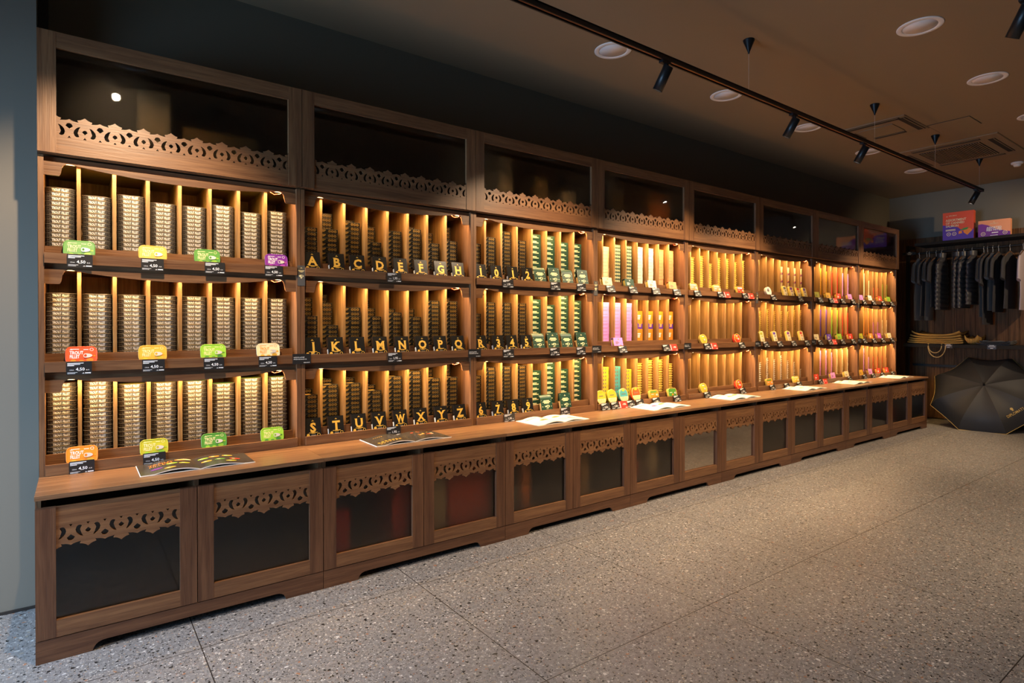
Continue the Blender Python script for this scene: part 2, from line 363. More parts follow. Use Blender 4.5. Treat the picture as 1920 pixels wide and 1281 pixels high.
def shelf_bay(b):
    t = thing('display_shelf', 'oak display shelving of three lit tiers of narrow columns, ' + bay_of(b), 'shelf', (X0 + b * W, 0, 0), group='lit display shelving bays')
    g = .0012; zt = 2.052; zb = .6555
    for s in (0, 1):
        x = g if s == 0 else W - .0215
        M().box(x, x + .0203, YP, YBACK + .012, zb, zt, WZ).build('side_panel', t)
    M().box(.0215, W - .0215, YBACK, YBACK + .012, zb, zt, WINN).build('back_panel', t)
    M().box(.0215, W - .0215, YV + .012, YBACK, VTOP[0] + .003, zt, WX).build('top_board', t)
    dx = divx(b)
    for r in range(3):
        bd = M().box(.0215, W - .0215, YR + .012, YBACK, ZB[r] - .018 if r < 2 else zb, ZB[r], WX)
        if r < 2: bd.box(.0215, W - .0215, YV + .0104, YBACK, VTOP[r + 1] - .0005, ZB[r] - .018, WX)
        bd.build('shelf_board', t)
        M().box(.0222, W - .0222, YR, YR + .012, RAILB[r], RAIL[r], WX).build('front_rail', t)
        M().box(.0222, W - .034, YL, YL + .011, ZB[r], LIP[r], WX).build('inner_lip', t)
        v, f = curve2d([valance_pts(r)], .010)
        M().add([(a, YV + .005 - c, z) for a, z, c in v], f, WX).build('valance', t)
        ceil_z = VTOP[r] + (.003 if r == 0 else -.0005)
        for k in range(7): M().box(dx[k] - .0074, dx[k] + .0074, YD, YBACK, ZB[r], ceil_z, WINN).build('divider', t)
        sz = VTOP[r] - .0025
        M().box(.06, W - .06, YV + .0102, YV + .0118, sz - .0016, sz + .0010, STRIPM).build('led_strip', t)
        lamp('strip_light', 'AREA', (W / 2, YV + .0165, sz), (math.radians(-8), 0, 0), STRIP_E, STRIP_C, shape='RECTANGLE', size=W - .10, size_y=.007).parent = t
        wire = [(W - .165, YV + .02, sz + .004), (W - .13, YV + .022, sz - .014), (W - .10, YV + .02, sz - .008), (W - .088, YV + .016, sz + .003)]
        M().tube(wire, .0014, CM['red'], 5).build('wire', t)
    return t
STRIP_E = 10.0
for b in range(NB): shelf_bay(b)
# ------------------------------------------------------------------ base cabinets and worktops
DW = W / 2 - .0035; DZ0, DZ1 = .0915, .6025
d_fret = fret_mesh('fret_panel', fret_polys(.0635, DW - .0650, DW / 2, DZ1 - .0004, .4290, False, True), YB + .010, .012)
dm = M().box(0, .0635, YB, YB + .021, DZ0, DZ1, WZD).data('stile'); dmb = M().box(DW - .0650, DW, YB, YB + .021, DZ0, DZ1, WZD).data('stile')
dm2 = M().box(.0635, DW - .0650, YB + .0005, YB + .021, DZ0 + .0003, .1575, WX).data('bottom_rail')
dg_ = M().box(.0635, DW - .0650, YB + .017, YB + .0205, .1575, DZ1 - .002, GLASS).data('glass_pane')
def plinth_pts():
    a, c = .0012, W - .0012
    A = [(.180, 0), (.184, .012), (.190, .022), (.200, .030), (.214, .0345), (.228, .0355)]
    return [(a, .0005), (a, .088), (c, .088), (c, .0005)] + [(W - x, z + .0005) for x, z in A] + [(x, z + .0005) for x, z in reversed(A)]
pv, pf = curve2d([plinth_pts()], .016)
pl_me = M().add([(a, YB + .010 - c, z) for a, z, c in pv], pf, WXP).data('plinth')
cm_ = M(); yc0, yc1 = YB + .023, 3.40
for x in (.0012, W / 2 - .009, W - .0192): cm_.box(x, x + .018, yc0, yc1, .107 if .1 < x < 1 else .001, .637, WZ)
cm_.box(.0195, W - .0195, yc0 + .03, yc1, .09, .106, WX).box(.0195, W - .0195, yc1 - .01, yc1, .106, .636, DARKIN)
bc_me = cm_.data('carcass')
MIRROR = mat('tinted_mirror', (.50, .44, .38), .05, 1)
mir_me = M().box(.0635, DW - .0650, YB + .017, YB + .0205, .1575, DZ1 - .002, MIRROR).data('glass_pane')
base0 = None
for b in range(NB):
    nm = 'low oak two-door cabinet with fretwork over smoked glass, ' + bay_of(b)
    if b == 0:
        base0 = thing('base_cabinet', nm, 'cabinet', (X0, 0, 0), group='low two-door cabinets in a row')
        part(base0, link('carcass', bc_me, base0)); part(base0, link('plinth', pl_me, base0))
        for k in (0, 1):
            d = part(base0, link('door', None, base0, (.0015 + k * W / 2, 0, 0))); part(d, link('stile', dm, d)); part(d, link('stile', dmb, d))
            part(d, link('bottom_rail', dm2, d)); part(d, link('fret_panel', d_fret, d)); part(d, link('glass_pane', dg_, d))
    else:
        bc = dup(base0, (X0 + b * W, 0, 0), label=nm)
        if b in (3, 4):   # one door of each has a bright mirror pane
            dr = [c for c in bc.children if c.name.startswith('door')]; dr.sort(key=lambda o: o.location.x)
            for c in dr[1 if b == 3 else 0].children:
                if c.name.startswith('glass_pane'): c.data = mir_me; c['label'] = 'mirror pane'
    w = M().box(.0005, W - .0005, 2.888, YBACK, .6372, .6550, WTOP)
    tag(w.build('worktop', None, (X0 + b * W, 0, 0)), 'oak worktop board under the shelving, ' + bay_of(b), 'worktop', 'worktop boards end to end')
# contents seen blurred through the smoked glass
def storage(b, rel, w, d, h, z, y, mt, lab):
    m = M().box(-w / 2, w / 2, 0, d, 0, h, mt)
    m.box(-w / 2, w / 2, -.0004, .0002, h * .985, h, mt)
    tag(m.build('storage_box', None, (X0 + b * W + rel, y, z)), lab, 'box', 'boxes behind smoked glass')
UF = UZ0 + .0185
storage(0, .44, .13, .3, .36, UF, YU + .085, CM['cream'], 'tall beige box behind the glass of the first wall cabinet')
storage(0, .74, .34, .3, .22, UF, YU + .10, KRAFT, 'low beige box behind the glass of the first wall cabinet')
storage(2, .30, .11, .3, .40, UF, YU + .085, CM['cream'], 'tall beige box behind the glass of the third wall cabinet')
storage(2, .60, .12, .3, .30, UF, YU + .06, KRAFT, 'shorter beige box behind the glass of the third wall cabinet')
storage(2, .845, .13, .3, .23, UF, YU + .03, CM['cream'], 'pale square box behind the glass of the third wall cabinet')
storage(3, .32, .13, .3, .34, UF, YU + .10, KRAFT, 'narrow brown box behind the glass of the fourth wall cabinet')
storage(3, .79, .26, .3, .36, UF, YU + .07, CM['orange'], 'wide orange brown box behind the glass of the fourth wall cabinet')
storage(5, .25, .14, .3, .20, UF, YU + .10, KRAFT, 'small brown box behind the glass of the sixth wall cabinet')
BF = .1065  # cabinet floor
storage(1, .12, .10, .28, .24, BF, YB + .10, CM['red'], 'red box low behind the glass of the letter bay, near its hinge')
storage(1, .47, .11, .28, .40, BF, YB + .09, CM['red'], 'tall red box behind the glass of the letter bay')
storage(1, .70, .10, .28, .40, BF, YB + .09, CM['cream'], 'cream box behind the second door of the letter bay')
storage(1, .92, .30, .28, .36, BF, YB + .095, CM['vermilion'], 'orange red box behind the second door of the letter bay')
storage(2, .23, .07, .28, .34, BF, YB + .095, CM['orange'], 'thin orange box behind a door of the third bay')
storage(2, .12, .09, .28, .26, BF, YB + .10, CM['teal'], 'teal box behind a door of the third bay')
storage(2, .75, .08, .28, .32, BF, YB + .10, KRAFT, 'brown box behind the second door of the third bay')
storage(3, .14, .10, .28, .20, BF, YB + .10, CM['vermilion'], 'low red box behind a door of the fourth bay')
storage(3, .36, .09, .28, .36, BF, YB + .10, CM['cream'], 'pale box behind a door of the fourth bay')
storage(6, .135, .20, .28, .32, BF, YB + .09, CM['olive'], 'olive box behind a door of the seventh bay')
storage(6, .70, .22, .28, .34, BF, YB + .09, CM['vermilion'], 'red box behind a door of the seventh bay')
storage(7, .20, .20, .28, .24, BF, YB + .09, CM['vermilion'], 'red box behind a door of the last bay')
# ------------------------------------------------------------------ products in stacks
def tin_rings(w, d, h, r, rim=.0022, neck=.0006):
    out = []
    for ins, z in ((.003, 0), (neck, .0012), (neck - .0006, .003), (neck - .0006, h - .0035 - neck), (-rim, h - .0028), (-rim, h - .0008), (.0004, h), (.0025, h - .0014)):
        out.append([(x, y, z) for x, y in rrect(w - 2 * ins, d - 2 * ins, max(r - ins, .004))])
    return out
def stack_tin(w, d, h, body, rim, lid, text=None):
    m = M(); R = tin_rings(w, d, h, min(w, d) * .3, neck=.0006 if text else .0050)
    m.rings(R[:4], body, cap0=True, cap1=False); m.rings(R[3:], rim, cap0=False, mcap=lid)
    if text:
        m.flat(text2d(text, .0160, .0005, sx=.60), INK, front(-.002, -d / 2 - .0003, .0046))
        m.flat(rect2d(w - .04, .0007), GOLD, front(0, -d / 2 - .0002, .0021))
    return m
def stack_box(w, d, h, kind, colr=None):
    m = M(); e = .0004
    body = {'black': BLK, 'green': CM['darkgreen']}.get(kind) or CM[colr]
    m.box(-w / 2, w / 2, -d / 2, d / 2, 0, h - e, body)
    yf = -d / 2 - .0003
    if kind == 'black':
        for k in range(3):
            T = front(.000 + k * .0165, yf, h * .5)
            m.flat(ring2d(.0064, .0076, 14), GOLDD, T); m.flat(ring2d(.0028, .0040, 8), GOLDD, T)
        for k, ww in enumerate((.022, .018, .012)): m.flat(rect2d(ww, .0024), GOLDD, front(-w / 2 + .006 + ww / 2, yf, h * .5 + .0055 - k * .0048))
        m.box(-w / 2 + .0003, w / 2 - .0003, -d / 2 - .0002, -d / 2 + .001, h - .0018, h - .0006, GREYC)
        m.add([(-.02, -.02, h - e + .0002), (.02, -.02, h - e + .0002), (.02, .02, h - e + .0002), (-.02, .02, h - e + .0002)], [(0, 1, 2, 3)], GOLD)
    elif kind == 'green':
        for k, (ww, o) in enumerate(((.050, 0), (.062, .006))): m.flat(rect2d(ww, .0058), INKY, front(-w / 2 + .012 + o + ww / 2, yf, h * .60 - k * .0095))
        m.box(-w / 2 + .0003, w / 2 - .0003, -d / 2 - .0002, d / 2, h - .0016, h - .0005, CM['teal'])
    elif kind == 'oval':
        for k in range(3): m.flat(rect2d(.012, .014), CM['grey'], front(-.03 + k * .022, yf, h * .5))
    else:
        m.flat(rect2d(w * .6, .0022), CM['grey'] if colr not in ('teal',) else INKY, front(0, yf, h * .6))
        if colr == 'teal':
            for k in range(4): m.flat(ring2d(.004, .0085, 10), INKY, front(-.033 + k * .022, yf, h * .5))
        m.box(-w / 2 - .0008, w / 2 + .0008, -d / 2 - .0008, d / 2, h - .0035, h - e, CM[colr])
    return m
def tall_box(w, d, h, c1, c2):
    m = M().box(-w / 2, w / 2, -d / 2, d / 2, 0, h - .0004, CM[c1]); yf = -d / 2 - .0003
    m.poly([(-w / 2, .001), (w / 2, .001), (w / 2, h * .30), (w * .1, h * .22), (-w * .1, h * .36), (-w / 2, h * .33)], yf, CM[c2])
    m.flat(ring2d(.006, .011, 12), INK, front(-w * .30, yf - .0002, h * .2))
    for k in range(3): m.flat(rect2d(w * (.62 - .08 * k), h * .055), INK, front(-w * .06, yf - .0002, h * (.74 - .09 * k)))
    m.flat(rect2d(w * .3, h * .02), INK, front(-w * .22, yf - .0002, h * .9))
    m.poly([(w * .02, h * .12), (w * .3, h * .10), (w * .36, h * .26), (w * .12, h * .30)], yf - .0002, CM['peach'])
    return m
SK = {}
def kind(key, name, desc, cat, h, d, w, builder): SK[key] = dict(name=name, desc=desc, cat=cat, h=h, d=d, w=w, me=builder.data(name), items=[])
for k, c in (('t_orange', 'orange'), ('t_amber', 'amber'), ('t_lime', 'lime'), ('t_olive', 'olive'), ('t_green', 'green')):
    kind(k, 'trout_tin', 'dark trout tin', 'tin', .0205, .076, .109, stack_tin(.109, .076, .0203, TBAND, RIMD, CM[c], 'TROUT FILLET'))
kind('black', 'flat_black_box', 'flat black box', 'box', .0262, .088, .097, stack_box(.097, .088, .0262, 'black'))
kind('green', 'dark_green_box', 'dark green box', 'box', .0373, .088, .100, stack_box(.100, .088, .0373, 'green'))
for c in ('cream', 'teal', 'white', 'peach', 'pink', 'olive', 'amber', 'red', 'violet', 'lime', 'orange', 'magenta', 'salmon'):
    kind('b_' + c, c + '_sleeve_box', c + ' sleeve box', 'box', .0283, .085, .100, stack_box(.100, .085, .0283, 'plain', c))
kind('gold', 'gold_tin', 'flat gold tin', 'tin', .0207, .075, .105, stack_tin(.105, .075, .0207, GOLDTIN, GOLDTIN, GOLDTIN))
kind('silver', 'silver_tin', 'flat pale tin', 'tin', .0207, .075, .105, stack_tin(.105, .075, .0207, CM['white'], TINM, TINM))
kind('oy', 'yellow_oval_tin', 'yellow oval tin', 'tin', .0295, .08, .098, stack_box(.098, .08, .0295, 'oval', 'yellow'))
kind('ot', 'teal_oval_tin', 'pale blue oval tin', 'tin', .0295, .08, .098, stack_box(.098, .08, .0295, 'oval', 'turq'))
kind('oo', 'red_yellow_tin', 'yellow and red oval tin', 'tin', .0295, .08, .098, stack_box(.098, .08, .0295, 'oval', 'olive'))
kind('tall_o', 'tall_orange_box', 'tall orange gift box', 'box', .1525, .09, .098, tall_box(.098, .09, .1525, 'orange', 'violet'))
kind('tall_w', 'tall_white_box', 'white and plum gift box', 'box', .084, .09, .098, tall_box(.098, .09, .084, 'cream', 'purple'))
YS = 3.353
STK = []   # bay, row, col, kind, n, depth index
for j, n in enumerate([16, 15, 16, 15, 15, 16, 15, 16]): STK.append((0, 0, j, 't_lime', n, 0))
for j, n in enumerate([16] * 8): STK.append((0, 1, j, 't_orange', n, 0))
for j, (n, c) in enumerate(zip([18, 18, 17, 17, 17, 16, 17, 17], ['t_orange', 't_orange', 't_olive', 't_olive', 't_green', 't_green', 't_lime', 't_lime'])): STK.append((0, 2, j, c, n, 0))
for r, ns in enumerate([[10, 10, 12, 8, 11, 12, 9, 10], [9, 7, 11, 9, 10, 9, 13, 13], [9, 11, 11, 9, 12, 13, 11, 11]]):
    for j, n in enumerate(ns): STK.append((1, r, j, 'black', n, 0))
for r, ns in enumerate([[0, 14, 13, 12, 0, 13, 12, 14], [13, 12, 0, 11, 11, 11, 0, 14], [10, 12, 12, 10, 12, 0, 13, 14]]):
    for j, n in enumerate(ns):
        if n: STK.append((1, r, j, 'black', n, 1))
for r, ns in enumerate([[10, 12, 14, 12], [10, 13, 13, 13], [11, 13, 13, 13]]):
    for j, n in enumerate(ns): STK.append((2, r, j, 'black', n, 0))
STK += [(1, 0, 3, 'black', 14, 2), (1, 1, 1, 'black', 14, 2), (1, 1, 3, 'black', 13, 2), (1, 2, 3, 'black', 12, 2)]
for r, ns in enumerate([[10, 10, 9, 9], [10, 9, 11, 10], [8, 10, 8, 10]]):
    for j, n in enumerate(ns): STK.append((2, r, 4 + j, 'green', n, 0))
for j, (c, n) in enumerate([('cream', 12), ('teal', 13), ('teal', 13), ('white', 13), ('white', 13), ('peach', 13), ('peach', 13)]): STK.append((3, 0, 1 + j, 'b_' + c, n, 0))
for j in (1, 2, 3): STK.append((3, 1, j, 'b_pink', 13, 0))
for j in (4, 5, 6, 7): STK.append((3, 1, j, 'tall_o', 2, 0))
for j, (c, n) in enumerate([('oy', 10), ('ot', 10), ('oo', 9), ('gold', 15), ('gold', 16), ('gold', 16), ('gold', 14)]): STK.append((3, 2, 1 + j, c, n, 0))
for j, n in enumerate([16, 17, 14, 17, 17, 16, 17]): STK.append((4, 0, 1 + j, 'gold', n, 0))
for j in (4, 5, 6, 7): STK.append((5, 0, j, 'tall_w', 4, 0))
for j, n in enumerate([16, 17, 16, 16, 16, 17, 17]): STK.append((5, 1, 1 + j, 'gold', n, 0))
for j, n in enumerate([12, 14, 13, 15, 12, 11, 7]): STK.append((5, 2, 1 + j, 'silver', n, 0))
for r, cs in enumerate([[('amber', 13), ('amber', 12), ('red', 12), ('red', 12), ('pink', 12), ('pink', 12)], [('violet', 13), ('violet', 13), ('lime', 13), ('lime', 13), ('red', 12), ('red', 12)], [('pink', 12), ('pink', 12), ('pink', 11), ('cream', 12), ('cream', 12), ('cream', 12)]]):
    for j, (c, n) in enumerate(cs): STK.append((6, r, 2 + j, 'b_' + c, n, 0))
for r, cs in enumerate([[('cream', 13), ('cream', 10), ('red', 7), ('red', 7), ('lime', 9), ('lime', 9)], [('orange', 13), ('orange', 13), ('magenta', 8), ('magenta', 8), ('cream', 9), ('cream', 9)], [('pink', 12), ('pink', 8), ('red', 8), ('red', 8), ('red', 8), ('orange', 7)]]):
    for j, (c, n) in enumerate(cs): STK.append((7, r, 2 + j, 'b_' + c, n, 0))
LETTERS = {(1, 0): 'ABCDEFGH', (1, 1): 'JKLMNOPQ', (1, 2): 'STUVWXYZ', (2, 0): 'I012', (2, 1): 'R345', (2, 2): '6789'}
fronts = {(b, r, j): n for b, r, j, k, n, d in STK if d == 0}
def hidden(b, r, j, k, i, d):
    K = SK[k]
    if ZB[r] + (i + 1) * K['h'] < LIP[r] - .004: return True
    if d: return ZB[r] + (i + .6) * K['h'] < ZB[r] + fronts[(b, r, j)] * K['h'] or (d == 2 and i < dict(((x[0], x[1], x[2]), x[4]) for x in STK if x[5] == 1)[(b, r, j)])
    return False
allit = []
for b, r, j, k, n, d in STK:
    K = SK[k]; x = X0 + b * W + col_left(b, j) + .0030 + K['w'] / 2 + (.004 if j else 0); y = YS + (-.004 if b >= 4 else 0) + d * .0925 + K['d'] / 2
    sx = random.uniform(-.001, .001)
    for i in range(n):
        jit = .7 if K['name'] in ('trout_tin', 'flat_black_box', 'dark_green_box') else 1.0
        rz = math.radians(random.uniform(-1, 1) * jit)
        if j == 0: px = x + abs(sx) * .3
        else: px = x + sx + random.uniform(-.0008, .0008)
        it = (px, y + random.uniform(-.0012, .0012), ZB[r] + .0004 + i * K['h'], rz)
        pos = ORD[n - 1 - i]
        if k == 'black': lab = f"flat black box, {pos} from the top, {['front', 'back', 'rearmost'][d]} stack behind {'letter' if LETTERS[(b, r)][j].isalpha() else 'figure'} {['zero','one','two','three','four','five','six','seven','eight','nine'][int(LETTERS[(b, r)][j])] if LETTERS[(b, r)][j].isdigit() else LETTERS[(b, r)][j]}"
        elif b == 0: lab = f"dark trout tin, {pos} from the top, in {ORD[j]} stack of the {ROW[r]} shelf"
        else: lab = f"{K['desc']}, {pos} from top, {ORD[j]} column, {ROW[r]} shelf of {ORD[b]} bay"
        allit.append((k, it, lab, f"{K['desc']}s stacked on the {ROW[r]} shelf, bay {b + 1}" if k != 'black' else 'flat black boxes in stacks', hidden(b, r, j, k, i, d), b, r, j))
from collections import defaultdict
byname = defaultdict(list)
for it in allit: byname[SK[it[0]]['name']].append(it)
for nm, its in byname.items():
    cap = 300 if nm in ('trout_tin', 'flat_black_box') else 10 ** 6
    vis = [t for t in its if not t[4]]; vis.sort(key=lambda t: (t[1][0] // .14) if nm == 'trout_tin' else (t[5] * 10 + (t[6] if t[5] == 2 else 0)))
    keep = vis[:cap]; rest = vis[cap:] + ([t for t in its if t[4]] if cap < 10 ** 6 else [])
    if cap >= 10 ** 6: keep = its
    for k, (px, py, pz, rz), lab, grp, hid, b, r, j in keep:
        tag(link(nm, SK[k]['me'], None, (px, py, pz), (0, 0, rz)), lab, SK[k]['cat'], grp)
    if rest:
        m = M(); mats = []; V = []; F = []; MI = []
        for k, (px, py, pz, rz), *_ in rest:
            me = SK[k]['me']; T = Matrix.Translation((px, py, pz)) @ Matrix.Rotation(rz, 4, 'Z'); base = len(m.v)
            m.v += [tuple(T @ v.co) for v in me.vertices]
            for p in me.polygons:
                m.f.append(tuple(base + q for q in p.vertices)); m.m.append(m.mi(me.materials[p.material_index])); m.sm.append(p.use_smooth)
        o = m.build(nm); o['kind'] = 'stuff'
        o['label'] = 'remaining ' + ('dark trout tins in the last stacks and low behind the lips' if nm == 'trout_tin' else 'flat black boxes behind the figures and low behind the lips'); o['category'] = 'tin' if nm == 'trout_tin' else 'box'
# ------------------------------------------------------------------ display items on the rails
TILT = -.22
def logo(m, T, s=1, mt=None):
    mt = mt or GOLD
    m.flat(([(-.004 * s, 0), (.004 * s, 0), (.0015 * s, .004 * s), (0, .008 * s), (-.0015 * s, .004 * s)], [(0, 1, 2, 3, 4)]), mt, T)
    m.flat(([(-.011 * s, -.004 * s), (.011 * s, -.004 * s), (.007 * s, -.001 * s), (-.007 * s, -.001 * s)], [(0, 1, 2, 3)]), mt, T)
SERIF = dict(A='b10 b90', B='t12 b12', C='', D='t12 b12', E='t12 b12', F='t12 b18', G='', H='t12 t86 b12 b86', I='t50 b50', J='t70', K='t12 t84 b12 b88', L='t18 b18', M='t9 t91 b9 b91', N='t11 t88 b11', O='', P='t12 b18', Q='', R='t12 b12 b90', S='', T='b50', U='t12 t86', V='t8 t92', W='t5 t95', X='t10 t90 b10 b90', Y='t8 t92 b50', Z='')
SERIF.update({'1': 'b55', '4': 'b70', '7': 'b38'})
def big_letter(m, ch, T, size=.069):
    pf = text2d(ch, size, .0026, 'LEFT'); xs = [p[0] for p in pf[0]]; ys = [p[1] for p in pf[0]]
    x0, x1, y0, y1 = min(xs), max(xs), min(ys), max(ys); w = x1 - x0
    sx = min(1.0, .056 / w); T2 = T @ Matrix.Translation((-(x0 + x1) / 2 * sx, 0, 0)) @ Matrix.Diagonal((sx, 1, 1, 1))
    m.flat(pf, GOLD, T2)
    for q in SERIF.get(ch, '').split():
        cx = x0 + w * int(q[1:]) / 100; yy = y0 if q[0] == 'b' else y1; s = 1 if q[0] == 'b' else -1
        m.add([(cx - .0085, yy, .0001), (cx + .0085, yy, .0001), (cx + .0075, yy + s * .0022, .0001), (cx + .0045, yy + s * .005, .0001), (cx - .0045, yy + s * .005, .0001), (cx - .0075, yy + s * .0022, .0001)], [(0, 1, 2, 3, 4, 5)], GOLD, T2)
_digit = ['zero', 'one', 'two', 'three', 'four', 'five', 'six', 'seven', 'eight', 'nine']
def letter_box(ch, x, r):
    w, h, d = .088, .106, .026
    m = M().box(-w / 2, w / 2, 0, d, 0, h, BLK)
    nm = ('figure ' + _digit[int(ch)]) if ch.isdigit() else 'letter ' + ch
    t = thing('letter_box', f'upright black box with gold {nm} propped on the {ROW[r]} rail', 'box', (x, YR + .0150, ZB[r] + .0120), (TILT, 0, 0), 'black boxes with gold letters and figures')
    m.build('carton', t)
    a = M(); yf = -.0004
    logo(a, front(0, yf, h - .015), .7)
    big_letter(a, ch, front(0, yf, .030))
    a.flat(rect2d(.046, .003), GOLD, front(0, yf, .0255)); a.flat(rect2d(.022, .0022), GOLD, front(0, yf, .0210))
    a.flat(disc2d(.0085), GOLD, front(-w / 2 + .015, yf, .0130)); a.flat(ring2d(.0062, .0085), GOLD, front(w / 2 - .015, yf, .0130)); a.flat(rect2d(.026, .005), CM['grey'], front(0, yf, .0110))
    a.build('gold_print', t)
    M().add([(-w / 2 - .0004, .004, .004), (-w / 2 - .0004, d - .004, .004), (-w / 2 - .0004, d - .004, .038), (-w / 2 - .0004, .004, .038)], [(0, 3, 2, 1)], PAPER).build('side_sticker', t)
def trout_display(c, x, r, n):
    w, hgt, d = .114, .077, .021
    pos = ['nearest the blue pier', 'second along', 'third along', 'nearest the letter bay'][n]
    t = thing('display_tin', f'{c} trout fillet tin propped on the {ROW[r]} rail, {pos}', 'tin', (x, YR + .0160, ZB[r] + .0110), (TILT, 0, 0), 'coloured trout tins on the rails')
    T = Matrix.Translation((0, d, hgt / 2)) @ Matrix.Rotation(PI / 2, 4, 'X')
    R = tin_rings(w, hgt, d, .021, .0012)
    M().rings(R[:4], TBAND, T, cap1=False).rings(R[3:], CM[c], T, cap0=False).build('body', t)
    a = M(); yf = .0008; cz = hgt / 2
    ink = CM['orange'] if c == 'cream' else (INK if c in ('vermilion', 'orange', 'purple') else INKY)
    a.flat(text2d('TROUT', .0205, .0004, 'LEFT', .72), ink, front(-.043, yf, cz + .004)); a.flat(text2d('FILLET', .0205, .0004, 'LEFT', .62), ink, front(-.043, yf, cz - .0135))
    a.flat(rect2d(.026, .0022), ink, front(-.022, yf, cz + .027)); a.flat(rect2d(.018, .0025), ink, front(.016, yf, cz + .025)); a.flat(ring2d(.0055, .0068), ink, front(.037, yf, cz + .025))
    logo(a, front(-.038, yf, cz + .026), .6, ink)
    blob = {'green': 'lime', 'lime': 'green', 'amber': 'yellow', 'olive': 'lime', 'purple': 'magenta', 'vermilion': 'orange', 'orange': 'amber', 'cream': 'amber'}[c]
    for bx, bz, br in ((.03, -.022, .013), (.0, -.027, .009), (-.03, -.025, .010), (.046, -.004, .006)): a.flat(ellipse_pf(br, br * .6), CM[blob], front(bx, yf + .0002, cz + bz))
    a.build('lid_print', t)
    p = M(); y = -.0022
    tab = [(.006 + .0175 * (1 - math.cos(a_)) - .0005, .0085 * math.sin(a_)) for a_ in [PI * k / 10 for k in range(-10, 11)]]
    outer = [(.008, .007), (.012, .0092), (.020, .0095), (.030, .008), (.037, .0045), (.040, 0), (.037, -.0045), (.030, -.008), (.020, -.0095), (.012, -.0092), (.008, -.007), (.0062, 0)]
    hole = [(.014 + .0052 * math.cos(q), .0062 * math.sin(q)) for q in [2 * PI * k / 12 for k in range(12)]]
    v, f = curve2d([outer, hole], .0016)
    p.add([(a_, y - c_, z + cz - .003) for a_, z, c_ in v], f, TINM); p.build('pull_tab', t)
def ellipse_pf(a, b, n=14): return ellipse(a, b, n), [tuple(range(n))]
def sleeve_display(c, x, b, r, k):
    w, hgt, d = .102, .074, .030
    lab = f'{c} sleeve box with gold tin inside, {ORD[k]} on the {ROW[r]} rail, {ORD[b]} bay'
    t = thing('sleeved_tin', lab, 'box', (x, YR + .0140, ZB[r] + .0125), (TILT, 0, 0), 'sleeved gold tins on the rails')
    s = M().box(-w / 2, w / 2, 0, .0012, 0, hgt, CM[c]).box(-w / 2, w / 2, d - .0012, d, 0, hgt, CM[c]).box(-w / 2, w / 2, .0012, d - .0012, hgt - .0012, hgt, CM[c]).box(-w / 2, w / 2, .0012, d - .0012, 0, .0012, CM[c])
    s.build('sleeve', t)
    T = Matrix.Translation((0, d - .003, hgt / 2)) @ Matrix.Rotation(PI / 2, 4, 'X'); R = tin_rings(w - .004, hgt - .006, d - .006, .02)
    M().rings(R, GOLDTIN, T).build('gold_tin', t)
    a = M(); ink = INK if c in ('teal', 'red', 'vermilion', 'violet', 'magenta', 'orange') else CM['grey']
    a.flat(disc2d(.0055), ink if c in ('teal', 'red', 'orange', 'violet') else GOLD, front(.004, -.0004, hgt - .013))
    for q, ww in enumerate((.030, .040, .026)): a.flat(rect2d(ww, .0045), ink, front(-.022 + ww / 2 - .01, -.0004, hgt * .56 - q * .008))
    a.flat(ellipse_pf(.008, .005), CM['orange'], front(.022, -.0004, .012))
    a.build('print', t)
